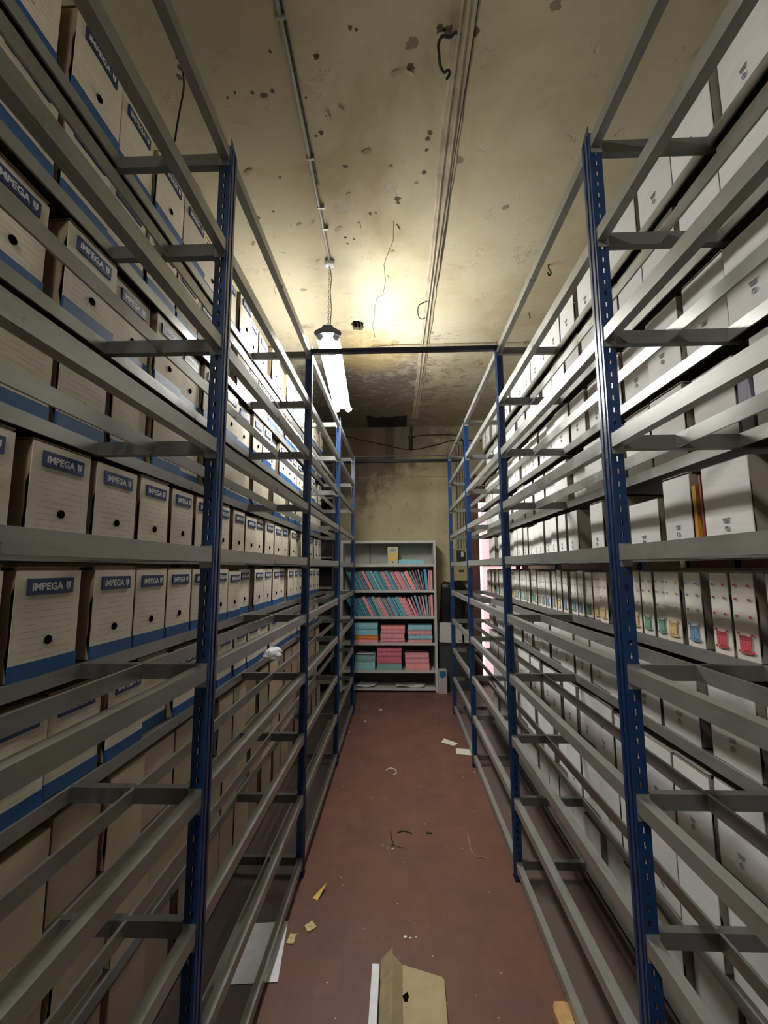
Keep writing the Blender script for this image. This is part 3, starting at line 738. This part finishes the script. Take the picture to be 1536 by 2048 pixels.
CHIPS = [(-0.382, 1.662, 0.019), (0.028, 1.716, 0.024), (-0.611, 1.795, 0.012), (-0.656, 1.811, 0.019), (-0.706, 1.798, 0.012), (-0.417, 2.001, 0.015), (-0.448, 2.019, 0.01), (-0.32, 2.199, 0.016), (-0.03, 2.425, 0.024), (-0.024, 2.455, 0.015), (-0.165, 2.527, 0.01), (-0.203, 2.533, 0.016), (0.137, 2.022, 0.018), (0.129, 2.056, 0.019), (0.125, 2.117, 0.011), (0.12, 2.253, 0.017), (-0.918, 2.538, 0.019), (-0.806, 2.495, 0.012), (-0.698, 2.255, 0.011), (-0.223, 1.563, 0.012), (-0.199, 1.572, 0.008), (-0.577, 1.636, 0.009), (1.291, 3.016, 0.0), (-0.461, 1.829, 0.007), (-0.384, 2.731, 0.013), (-0.374, 2.787, 0.011), (-0.788, 1.795, 0.009), (-0.373, 1.919, 0.01), (0.235, 1.614, 0.017), (0.29, 1.593, 0.029), (0.19, 1.59, 0.037), (0.148, 1.581, 0.025), (0.254, 1.603, 0.019), (-0.994, 1.683, 0.018), (-0.985, 1.644, 0.013), (-1.013, 1.723, 0.016), (-0.325, 2.747, 0.01), (-0.959, 2.956, 0.011), (-0.487, 1.955, 0.008), (-0.831, 1.816, 0.009)]
b = MB()
for x, y, r_ in CHIPS:
    if r_ <= 0: continue
    n = 11; ph = rr.uniform(0, 6)
    b.prism([(x+r_*cos(2*pi*k/n)*rr.uniform(0.45, 1.15), y+r_*sin(2*pi*k/n)*rr.uniform(0.4, 0.95)) for k in range(n)], CEIL-0.0012, CEIL-0.0002, 2)
o = thing('paint_chips', 'small dark patches where ceiling paint has chipped away', 'paint chips', me=b.mesh('paint_chips', simple('bare_brown_plaster', (0.10, 0.075, 0.05), 0.9, var=0.4, scale=60))); o['kind'] = 'stuff'

# ------------------------------------------------------------------ end wall fittings
b = MB(); rr = random.Random(4)
top = [(-0.50+0.6*k/12, 6.30+rr.uniform(-0.05, 0.06)+(0.10 if 2 < k < 5 else 0)) for k in range(13)]
b.prism(top+[(0.10, YEND), (-0.50, YEND)], CEIL-0.003, CEIL+0.001, 2)
thing('black_patch', 'sooty black patch on the ceiling at the end wall corner', 'patch', me=b.mesh('black_patch', simple('soot', (0.012, 0.012, 0.018), 0.5)))
YW = YEND-0.008
wire('wall_cable', 'sagging black cable looped along the end wall', [(-1.25, YW, 3.80), (-0.87, YW, 3.766), (-0.63, YW, 3.706), (-0.32, YW, 3.637), (0.0, YW, 3.56), (0.151, YW, 3.534), (0.30, YW, 3.55), (0.464, YW, 3.586), (0.64, YW, 3.63), (0.80, YW, 3.675), (0.95, YW, 3.675), (1.6, YW, 3.67)], 0.008)
wire('wall_cable', 'black cable running from the pipe joint to the vertical pipes', [(0.16, YW, 3.72), (0.30, YW, 3.765), (0.545, YW, 3.77), (0.82, YW, 3.767), (0.905, YW, 3.735), (0.93, YW, 3.68), (0.985, YW, 3.60), (0.983, YW, 2.6), (0.98, YW, 2.0)], 0.008)
t = thing('pipe_joint', 'dark pipe stub with collar at the top of the end wall', 'pipe', (0.16, YEND-0.03, 0))
b = MB(); b.tube([(0, 0, 3.54), (0, 0, 3.72)], 0.030, 10); link('stub', b.mesh('stub', M_BLACKC), t)
b = MB(); b.tube([(0, 0, 3.72), (0, 0, 3.75)], 0.042, 10); link('collar', b.mesh('collar', M_DARK), t)
b = MB(); b.tube([(0, 0, 3.75), (0.01, 0.0, 3.90)], 0.022, 8); link('neck', b.mesh('neck', M_BROWN), t)
for i, (x, r, mt) in enumerate(((0.842, 0.020, M_PIPEW), (0.890, 0.018, M_PIPEW), (0.935, 0.016, M_PIPEW))):
    b = MB(); b.tube([(0, 0, 1.984), (0, 0, 3.60)], r, 10)
    thing('vertical_pipe', 'painted vertical pipe on the end wall, %s from the end window door' % ['third', 'second', 'first'][i], 'pipe', (x, YEND-r, 0), me=b.mesh('vertical_pipe', mt))
t = thing('breaker_box', 'beige breaker box with black switch below the vertical pipes', 'electrical box', (0.90, YEND, 0))
b = MB(); b.box(-0.11, 0.11, -0.09, 0, 1.755, 1.985); link('case', b.mesh('case', M_BEIGEP), t)
b = MB(); b.prism([(-0.075, 1.775), (0.035, 1.775), (0.055, 1.81), (0.055, 1.93), (0.025, 1.965), (-0.075, 1.965)], -0.10, -0.088, 1); f = link('faceplate', b.mesh('faceplate', M_BLACKC), t)
b = MB(); b.box(-0.01, 0.025, -0.12, -0.10, 1.86, 1.94); link('lever', b.mesh('lever', M_PAPER2), f)
t = thing('meter_box', 'plain beige meter box under the breaker box', 'electrical box', (0.90, YEND, 0))
b = MB(); b.box(-0.115, 0.115, -0.10, 0, 1.515, 1.73); link('case', b.mesh('case', M_BEIGEP), t)
b = MB(); b.box(-0.05, 0.03, -0.103, -0.10, 1.635, 1.67); link('plate', b.mesh('plate', M_DARK), t)

# ------------------------------------------------------------------ metal cabinet with folders
CX0, CX1, CY = -0.845, 0.455, 6.40
CZ = [2.075, 1.740, 1.375, 1.010, 0.648, 0.277, 0.045]
t = thing('metal_bookcase', 'grey metal bookcase of folders against the end wall', 'bookcase', (0, CY, 0))
for x0 in (CX0-0.03, CX1): 
    b = MB(); b.box(x0, x0+0.03, 0, 0.36, 0, 2.095); b.box(x0-0.0, x0+0.034, -0.002, 0.02, 0, 2.095); link('side_panel', b.mesh('side_panel', M_CAB), t)
b = MB(); b.box(CX0, CX1, 0.352, 0.358, 1.375, 2.09); link('back_panel', b.mesh('back_panel', M_CABIN), t)
b = MB(); b.box(CX0, CX1, 0.350, 0.358, 0, 1.375); link('back_panel', b.mesh('lower_back', M_DARK), t)
for i, z in enumerate(CZ):
    b = MB(); b.box(CX0, CX1, 0, 0.35, z-0.003, z); b.box(CX0, CX1, -0.003, 0.002, z-0.020, z+0.018); b.box(CX0, CX1, 0.002, 0.012, z-0.020, z-0.018)
    link('shelf', b.mesh('shelf', M_CAB), t)
b = MB(); b.box(-0.477, -0.465, 0.335, 0.348, 1.745, 2.06); link('back_seam', b.mesh('back_seam', M_DARK), t)
for xx in (CX1-0.012,):
    b = MB(); b.box(xx, xx+0.008, 0.10, 0.11, 1.745, 2.06); link('inner_rail', b.mesh('inner_rail', M_CAB), t)
# leaning folders
def folder_row(lev, seq, shelfname, seed):
    r = random.Random(seed); z0 = CZ[lev]+0.0005; n = len(seq); x = CX1-0.014; cc = {}
    spans = []
    tot = sum(w for _, w in seq)
    k = (CX1-CX0-0.03-0.165)/tot
    items = []
    for i, (c, wd) in enumerate(reversed(seq)):
        wd *= k
        ang = 0.02 if i < 2 else min(0.02+0.07*(i-1), 0.48)     # leaning more away from the right panel
        items.append((c, wd, ang, x-wd)); x -= wd
    for i, (c, wd, ang, xx) in enumerate(items):
        h = r.uniform(0.285, 0.31); th = wd*0.86*cos(ang); d = r.uniform(0.22, 0.25)
        if ang > 0.45: h = r.uniform(0.29, 0.31)
        lift = th*sin(ang)+0.0005; h = min(h, (0.332-lift)/cos(ang))
        b = MB(); nb = max(2, int(th/0.010))
        # a sleeve with pages: cover front, cover back, paper block between, rounded spine
        Mx = Matrix.Translation((0, 0, 0)) @ Matrix.Rotation(-ang, 4, 'Y')
        sp = [(0, 0), (th, 0), (th, h-0.002), (th-0.002, h), (0.002, h), (0, h-0.002)]
        b.prism([(-p, q) for p, q in sp], 0.004, d, 1, Mx)
        b.prism([(-0.0, 0.0), (-0.0016, 0), (-0.0016, h+0.003), (0, h+0.003)], 0.0, d, 1, Mx)
        b.prism([(-th+0.0016, 0.0), (-th, 0), (-th, h+0.002), (-th+0.0016, h+0.002)], 0.0, d, 1, Mx)
        # keep the leaning block on the shelf: lower left corner touches
        lean_x = xx+wd-lift*math.tan(ang)
        me = b.mesh('folder', M_FOLD[c])
        lbl = '%s folder leaning on the bookcase %s shelf, %s from its outer end' % (c, shelfname, ORD[i])
        o = thing('file_folder', lbl, 'folder', (lean_x, CY+0.025+r.uniform(0, 0.02), z0+lift), group='leaning folders in the bookcase', me=me)
    # note: Rotation(-ang,'Y') sends +z toward -x, so the tops lean to the left
rowA = [('deep blue', 12), ('blue', 12), ('deep blue', 10), ('blue', 14), ('deep blue', 9), ('rose', 8), ('deep blue', 12), ('salmon', 18), ('blue', 26), ('light blue', 14), ('blue', 22), ('deep blue', 8), ('blue', 10), ('pink', 9), ('salmon', 9), ('blue', 20), ('deep blue', 9), ('pink', 10), ('rose', 9), ('pink', 18), ('pink', 9), ('rose', 8), ('light blue', 10), ('salmon', 28), ('sea green', 9), ('rose', 8), ('deep blue', 6), ('rose', 8), ('deep blue', 7), ('blue', 16), ('pink', 8), ('salmon', 14)]
rowB = [('deep blue', 10), ('deep blue', 12), ('blue', 10), ('deep blue', 12), ('deep blue', 9), ('blue', 9), ('deep blue', 12), ('salmon', 20), ('blue', 12), ('deep blue', 10), ('sea green', 20), ('pink', 9), ('salmon', 9), ('pink', 8), ('deep blue', 8), ('sea green', 8), ('rose', 8), ('blue', 24), ('deep blue', 8), ('light blue', 6), ('blue', 22), ('pink', 9), ('pink', 9), ('salmon', 8), ('rose', 10), ('pink', 12), ('rose', 9), ('blue', 12), ('rose', 10), ('pink', 9), ('sea green', 10), ('rose', 8), ('salmon', 12)]
folder_row(2, rowA, 'second', 1); folder_row(3, rowB, 'third', 2)
# flat stacks
def stack(lev, x0, x1, items, desc):
    z = CZ[lev]+0.0005; r = random.Random(int(x0*100)+lev); n = len(items)
    for i, (c, h) in enumerate(items):
        b = MB(); dx = r.uniform(-0.006, 0.006); nseg = 6; h -= 0.005; hh = h
        prof = [(0, 0.0), (-0.004, h*0.3), (-0.004, h*0.7), (0, h), (0.25, h), (0.25, 0)]
        b.prism(prof, x0+dx, x1+dx, 0)
        b.prism([(-0.006, h*0.94), (-0.006, h), (0.25, h+0.0015), (0.25, h*0.94)], x0+dx-0.003, x1+dx+0.003, 0)
        pos = 'bottom' if i == 0 else ('top' if i == n-1 else ORD[i] + ' up')
        thing('folder_bundle', '%s folder bundle in the %s, %s' % (c, desc, pos), 'folder bundle', (0, CY+0.02+r.uniform(0, 0.016), z), group='flat folder bundles in the bookcase', me=b.mesh('folder_bundle', M_FOLD[c]))
        z += h+0.005
stack(4, -0.665, -0.345, [('salmon', 0.062), ('orange', 0.050), ('light blue', 0.085), ('light blue', 0.090)], 'upper stack beside the upright')
stack(4, -0.300, 0.035, [('pink', 0.028), ('pink', 0.040), ('pink', 0.075), ('pink', 0.052), ('salmon', 0.050)], 'upper middle stack')
stack(4, 0.085, 0.420, [('pink', 0.058), ('light blue', 0.062), ('pink', 0.062), ('light blue', 0.072)], 'upper outer stack')
stack(5, -0.66, -0.385, [('light blue', 0.130), ('sea green', 0.090)], 'lower stack beside the upright')
stack(5, -0.350, -0.010, [('sea green', 0.105), ('crimson', 0.095), ('crimson', 0.060), ('crimson', 0.050)], 'lower middle stack')
stack(5, 0.045, 0.375, [('salmon', 0.105), ('pink', 0.068), ('pink', 0.065)], 'lower outer stack')
b = MB(); b.prism([(0.06, 0), (0.42, 0), (0.42, 0.082), (0.06, 0.082)], 0, 0.22, 1)
thing('folder_bundle', 'light blue folder bundle beside the yellow box in the bookcase', 'folder bundle', (-0.10, CY+0.03, CZ[1]+0.0005), me=MB.mesh(b, 'folder_bundle', M_FOLD['light blue']))
t = thing('file_box', 'yellow and white file box standing in the bookcase top compartment', 'box', (-0.125, CY+0.02, CZ[1]+0.0005))
b = MB(); b.box(-0.072, 0.072, 0, 0.25, 0, 0.262); link('carton', b.mesh('carton', simple('pale_board', (0.60, 0.54, 0.36), 0.7)), t)
b = MB()
for z0, z1 in ((0.075, 0.115), (0.125, 0.165)): b.box(-0.066, 0.066, -0.002, 0, z0, z1)
link('printed_band', b.mesh('printed_band', M_YEL), t)
b = MB(); b.disc((0.0, -0.0005, 0.042), 0.010, 14); link('finger_hole', b.mesh('finger_hole', M_HOLE), t)
b = MB(); b.disc((0.0, -0.0002, 0.215), 0.034, 18, th=0.0015); b.box(-0.055, 0.055, -0.0025, -0.0002, 0.20, 0.225); link('printed_mark', b.mesh('printed_mark', M_INK), t)
b = MB(); b.box(-0.42, -0.16, 0.03, 0.24, 0, 0.012)
thing('document_folder', 'thin grey-blue folder lying flat in the bookcase top compartment', 'folder', (0, CY, CZ[1]+0.0005), me=b.mesh('document_folder', M_FOLD['sea green']))
def sheet(name, label, mat, pts, z, th=0.0012, curl=0.0, cat='paper', warp=0):
    """thin paper with a slight curl: pts = 4 corners"""
    P = [Vector((x, y, 0)) for x, y in pts]; n = 8; c = sum(P, Vector())/4; b = MB(); vs = []
    for j in range(n+1):
        for i in range(n+1):
            u, v = i/n, j/n; p = (P[0]*(1-u)+P[1]*u)*(1-v)+(P[3]*(1-u)+P[2]*u)*v
            zz = curl*((2*u-1)**2*0.5+(2*v-1)**4*0.5) + (warp*(0.5+0.5*sin(7*u+4*v)) if warp else 0)
            vs.append((p.x-c.x, p.y-c.y, zz))
    b.sm = True; k = (n+1)
    top = [(x, y, z_+th) for x, y, z_ in vs]
    b.add(vs+top, [(j*k+i, j*k+i+1, (j+1)*k+i+1, (j+1)*k+i) for j in range(n) for i in range(n)] + [(k*k+j*k+i, k*k+j*k+i+1, k*k+(j+1)*k+i+1, k*k+(j+1)*k+i) for j in range(n) for i in range(n)])
    return thing(name, label, cat, (c.x, c.y, z), me=b.mesh(name, mat))
sheet('loose_paper', 'white sheets slumped on the bookcase bottom shelf', M_PAPER, [(-0.66, 6.41), (-0.40, 6.43), (-0.36, 6.66), (-0.60, 6.68)], CZ[6]+0.001, curl=0.03, warp=0.01)
sheet('loose_paper', 'pale green papers spread on the bookcase bottom shelf', M_PAPER2, [(-0.10, 6.44), (0.30, 6.42), (0.33, 6.65), (-0.08, 6.68)], CZ[6]+0.001, curl=0.012, warp=0.02)
sheet('loose_paper', 'white sheet lying on the light blue lower bundles', M_PAPER, [(-0.66, 6.42), (-0.40, 6.40), (-0.38, 6.60), (-0.62, 6.63)], CZ[5]+0.223, curl=0.01)

# ------------------------------------------------------------------ dark open shelves left of the bookcase
t = thing('open_shelves', 'dark open shelves with pale boards in the corner behind the cream-box rack', 'shelves', (-1.42, 6.34, 0))
for x0 in (-0.46, 0.43):
    b = MB(); b.box(x0, x0+0.03, 0, 0.42, 0, 3.28); link('side_panel', b.mesh('side_panel', M_DARK), t)
b = MB(); b.box(-0.43, 0.43, 0.41, 0.42, 0, 3.28); link('back_panel', b.mesh('back_panel', M_BLACKC), t)
for z in (0.12, 0.55, 0.98, 1.41, 1.84, 2.27, 2.70, 3.06):
    b = MB(); b.box(-0.43, 0.43, 0.0, 0.41, z, z+0.022); link('shelf', b.mesh('shelf', M_PIPEW), t)

# ------------------------------------------------------------------ things beside the bookcase
t = thing('low_cabinet', 'dark grey low cabinet behind the farthest upright', 'cabinet', (0.50, 6.50, 0))
b = MB(); b.box(0.02, 0.50, 0.0, 0.28, 0.0, 0.62); link('body', b.mesh('body', M_DARK), t)
b = MB(); b.box(0.01, 0.51, -0.012, 0.285, 0.62, 0.645); link('top', b.mesh('top', M_BLACKC), t)
b = MB(); b.box(0.035, 0.485, -0.008, 0.0, 0.05, 0.60); link('door', b.mesh('door', M_DARK), t)
b = MB(); rr = random.Random(9); vs = []; fs = []; nu, nv = 22, 14
for j in range(nv+1):
    v = j/nv; z = 0.0+0.86*v
    for i in range(nu):
        a = 2*pi*i/nu; rx, ry = 0.195, 0.060
        e = 0.32; cx_, sy_ = abs(cos(a))**e*(1 if cos(a) > 0 else -1), abs(sin(a))**e*(1 if sin(a) > 0 else -1)
        k = (1-0.12*v**3)*(1+0.05*sin(5*a+3*v)+rr.uniform(-0.06, 0.06)); k *= (0.80 if j == nv else 1)
        vs.append((rx*cx_*k, ry*sy_*k, z-(0.03*rr.random() if j == nv else 0)))
for j in range(nv):
    for i in range(nu): fs.append((j*nu+i, j*nu+(i+1) % nu, (j+1)*nu+(i+1) % nu, (j+1)*nu+i))
fs.append(tuple(range(nv*nu, nv*nu+nu))); b.sm = True; b.add(vs, fs)
thing('bin_bag_stack', 'tall stack wrapped in black plastic beside the bookcase', 'bag', (0.765, 6.722, 0.647), me=b.mesh('bin_bag_stack', M_BLACKP))
t = thing('open_carton', 'white open carton tilted on the dark low cabinet', 'box', (0.545, 6.26, 0.655), 0.10)
Mx = Matrix.Rotation(0.06, 4, 'Y')
b = MB(); b.box(-0.04, 0.17, 0, 0.12, 0, 0.265, Mx); link('carton', b.mesh('carton', simple('white_carton', (0.55, 0.52, 0.48), 0.8)), t)
t['label'] = 'white carton tilted on the dark low cabinet'
t.location = (0.565, 6.495, 0.656); 
t = thing('file_box', 'slim white file box beside the tilted carton on the low cabinet', 'box', (0.80, 6.50, 0.646))
b = MB(); b.box(-0.04, 0.05, 0, 0.13, 0, 0.25); link('carton', b.mesh('carton', simple('white_carton_slim', (0.50, 0.48, 0.46), 0.8)), t)
b = MB(); b.disc((0.02, -0.0005, 0.035), 0.009, 12); link('finger_hole', b.mesh('finger_hole', M_HOLE), t)
t = thing('paper_roll', 'pale plastic tub standing on the low cabinet', 'tub', (0.925, 6.56, 0.646))
b = MB(); b.tube([(0, 0, 0), (0, 0, 0.17), (0, 0, 0.175)], [0.038, 0.050, 0.053], 14); link('tub', b.mesh('tub', simple('pale_plastic', (0.50, 0.55, 0.42), 0.5)), t)
t.name = 'plastic_tub'
t = thing('file_box', 'grey file box with torn blue label standing on the floor by the bookcase', 'box', (0.548, 6.34, 0.0))
b = MB(); b.box(-0.058, 0.058, 0, 0.135, 0, 0.305); link('carton', b.mesh('carton', simple('grey_white_carton', (0.42, 0.38, 0.33), 0.8)), t)
b = MB(); b.prism([(-0.042, 0.225), (-0.02, 0.215), (0.0, 0.20), (0.02, 0.22), (0.042, 0.225), (0.045, 0.295), (-0.045, 0.295)], -0.003, 0, 1); link('blue_label', b.mesh('blue_label', M_BAND), t)

# ------------------------------------------------------------------ floor litter
sheet('paper_sheet', 'white A4 sheet on the floor under the cream-box rack', M_PAPER, [(-0.775, 2.035), (-0.555, 2.055), (-0.592, 2.372), (-0.785, 2.352)], 0.001, curl=0.002)
def card(label, mat, pts, name='yellow_card'):
    return sheet(name, label, mat, pts, 0.001, curl=0.003, cat='card')
o = card('square pale yellow note nearer the yellow triangle', M_NOTE, [(-0.505, 2.347), (-0.475, 2.378), (-0.446, 2.342), (-0.482, 2.310)], 'paper_note')
b = MB(); b.box(-0.012, 0.010, -0.003, 0.0, 0, 0.0004); b.box(-0.006, 0.012, 0.004, 0.007, 0, 0.0004); b.box(0.004, 0.007, -0.01, 0.006, 0, 0.0004); link('handwriting', b.mesh('handwriting', M_INK), o, (0, 0, 0.0015))
o = card('square pale yellow note touching the white A4 sheet', M_NOTE, [(-0.568, 2.245), (-0.534, 2.243), (-0.534, 2.297), (-0.562, 2.299)], 'paper_note')
b = MB(); b.box(-0.004, 0.0, -0.014, 0.010, 0, 0.0004); b.box(-0.010, 0.008, 0.003, 0.006, 0, 0.0004); link('handwriting', b.mesh('handwriting', M_INK), o, (0, 0, 0.0015))
b = MB(); b.add([(-0.030, -0.020, 0.0), (0.0, -0.040, 0.001), (0.034, 0.048, 0.03), (0.022, 0.05, 0.018)], [(0, 1, 2, 3)]); b.add([(-0.030, -0.020, 0.001), (0.0, -0.040, 0.002), (0.034, 0.048, 0.031), (0.022, 0.05, 0.019)], [(0, 1, 2, 3)])
thing('yellow_card', 'folded bright yellow paper triangle on the red floor', 'card', (-0.472, 2.552, 0.001), me=b.mesh('yellow_card', M_YEL))
sheet('paper_slip', 'cream slip touching the third upright of the white-box rack', M_PAPER2, [(0.471, 4.35), (0.620, 4.32), (0.642, 4.455), (0.487, 4.478)], 0.001, curl=0.004)
sheet('paper_slip', 'cream slip askew on the floor farther from the upright', M_PAPER2, [(0.400, 4.722), (0.360, 4.625), (0.475, 4.532), (0.520, 4.600)], 0.001, curl=0.006)
def strip(label, pts, r, mat, name='plastic_strip'):
    wire(name, label, [(x, y, 0.003) for x, y in pts], r, mat, 'strip')
strip('pale curled strip on the floor between the third uprights', [(-0.162, 4.01), (-0.13, 4.05), (-0.09, 4.03), (-0.073, 3.965), (-0.10, 3.93)], 0.003, M_PAPER)
strip('long thin curved strip on the floor by the white-box rack', [(0.388, 3.116), (0.386, 3.03), (0.384, 2.952), (0.399, 2.896), (0.43, 2.880), (0.459, 2.875)], 0.002, simple('pinkish_strip', (0.40, 0.22, 0.17), 0.6))
strip('short black rubber scrap bent like a hook on the floor', [(-0.108, 3.13), (-0.10, 3.05), (-0.087, 2.995), (-0.10, 2.975)], 0.004, M_BLACKC, 'rubber_scrap')
strip('black rubber scrap arched in the middle of the aisle', [(-0.062, 3.112), (-0.03, 3.135), (0.0, 3.128), (0.03, 3.108)], 0.005, M_BLACKC, 'rubber_scrap')
strip('small black lump beside the arched rubber scrap', [(0.122, 3.116), (0.14, 3.12), (0.155, 3.112)], 0.007, M_BLACKC, 'rubber_scrap')
strip('thin dark twig on the floor near the hooked scrap', [(-0.10, 2.985), (-0.07, 2.975), (-0.035, 2.960), (-0.02, 2.962)], 0.002, M_BLACKC, 'rubber_scrap')
b = MB(); rr = random.Random(21)
crumbs = [(-0.269, 5.627, .02), (-0.426, 5.218, .014), (0.564, 5.495, .012), (-0.57, 4.893, .010), (-0.492, 3.723, .006), (-0.254, 3.553, .006), (-0.164, 3.541, .007), (0.121, 3.223, .006), (0.332, 2.966, .006), (0.486, 3.978, .010), (0.511, 3.821, .012), (0.577, 3.999, .008), (-0.025, 2.296, .010), (0.0, 2.292, .007), (0.026, 2.297, .006), (-0.134, 2.287, .004), (0.579, 3.588, .005), (-0.417, 3.174, .004), (-0.155, 2.978, .011), (-0.12, 2.955, .008), (-0.09, 2.948, .009), (0.47, 3.90, .007)]
crumbs += [(rr.uniform(-0.56, 0.56), rr.uniform(1.9, 6.2), rr.uniform(0.0015, 0.004)) for _ in range(70)]
for x, y, r_ in crumbs:
    n = 5; pts = [(x+r_*cos(2*pi*k/n+x*9)*rr.uniform(0.6, 1.1), y+r_*sin(2*pi*k/n)*rr.uniform(0.5, 1.0)) for k in range(n)]
    b.prism(pts, 0.0002, 0.0005+r_*0.35, 2)
o = thing('floor_debris', 'white plaster crumbs scattered over the red tiles', 'debris', me=b.mesh('floor_debris', M_PAPER)); o['kind'] = 'stuff'

# flattened cardboard box at the photographer's feet
t = thing('opened_carton', 'opened flat brown carton lying at the near end of the aisle', 'box', (0.0, 2.0, 0.0))
mk = simple('brown_card', (0.44, 0.34, 0.19), 0.85, var=0.08, scale=15)
b = MB(); b.prism([(-0.035, -0.60), (0.115, -0.60), (0.133, 0.065), (0.125, 0.078), (-0.036, 0.130), (-0.050, 0.10)], 0.014, 0.018, 2); link('panel', b.mesh('panel', mk), t)
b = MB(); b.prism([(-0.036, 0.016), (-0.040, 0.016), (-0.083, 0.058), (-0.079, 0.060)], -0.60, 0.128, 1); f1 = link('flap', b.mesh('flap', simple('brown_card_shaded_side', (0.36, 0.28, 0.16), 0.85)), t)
b = MB(); b.prism([(-0.083, 0.058), (-0.080, 0.060), (-0.128, 0.012), (-0.131, 0.010)], -0.60, 0.165, 1); link('flap', b.mesh('outer_flap', simple('brown_card_worn', (0.34, 0.27, 0.16), 0.85, var=0.2)), t)
b = MB(); b.prism([(-0.040, -0.010), (-0.020, 0.008), (-0.014, -0.012), (-0.020, -0.034), (-0.032, -0.036)], 0.0185, 0.019, 2); link('torn_hole', b.mesh('torn_hole', M_HOLE), t)
b = MB(); b.box(-0.165, -0.135, -0.60, 0.085, 0.0, 0.055, None)
thing('white_batten', 'narrow white edge of a panel beside the opened brown carton', 'panel', (0.0, 2.0, 0.0), me=b.mesh('white_batten', M_PAPER))
t = thing('wood_block', 'small raw wooden block on the floor by the nearest white-rack bay', 'wood block', (0.565, 1.93, 0.0))
b = MB(); b.prism([(-0.028, -0.06), (0.030, -0.06), (0.034, 0.035), (0.022, 0.042), (-0.018, 0.040), (-0.028, 0.020)], 0, 0.030, 2); t.data = None
link('block', b.mesh('block', M_WOOD), t)

# loose junk on the lower shelves of the left rack
def crumple(label, loc, sx_, sy_, sz_, mat, seed, name='crumpled_paper'):
    r = random.Random(seed); b = MB(); n, mm = 12, 7; vs = []; fs = []
    for j in range(mm+1):
        th = pi*j/mm
        for i in range(n):
            a = 2*pi*i/n; k = r.uniform(0.65, 1.1)
            vs.append((sx_*sin(th)*cos(a)*k, sy_*sin(th)*sin(a)*k, sz_*0.9+sz_*cos(th)*r.uniform(0.75, 1.0)*0.9))
    for j in range(mm):
        for i in range(n): fs.append((j*n+i, j*n+(i+1) % n, (j+1)*n+(i+1) % n, (j+1)*n+i))
    b.add(vs, fs); zmin = min(v[2] for v in vs)
    return thing(name, label, 'paper', (loc[0], loc[1], loc[2]-zmin+0.001), me=b.mesh(name, mat))
crumple('crumpled pale paper in front of the boxes past the second upright', (-HW-0.30, 3.05, ZL[6]+0.0), 0.06, 0.10, 0.05, M_PAPER, 3)
bpy.context.view_layer.update()
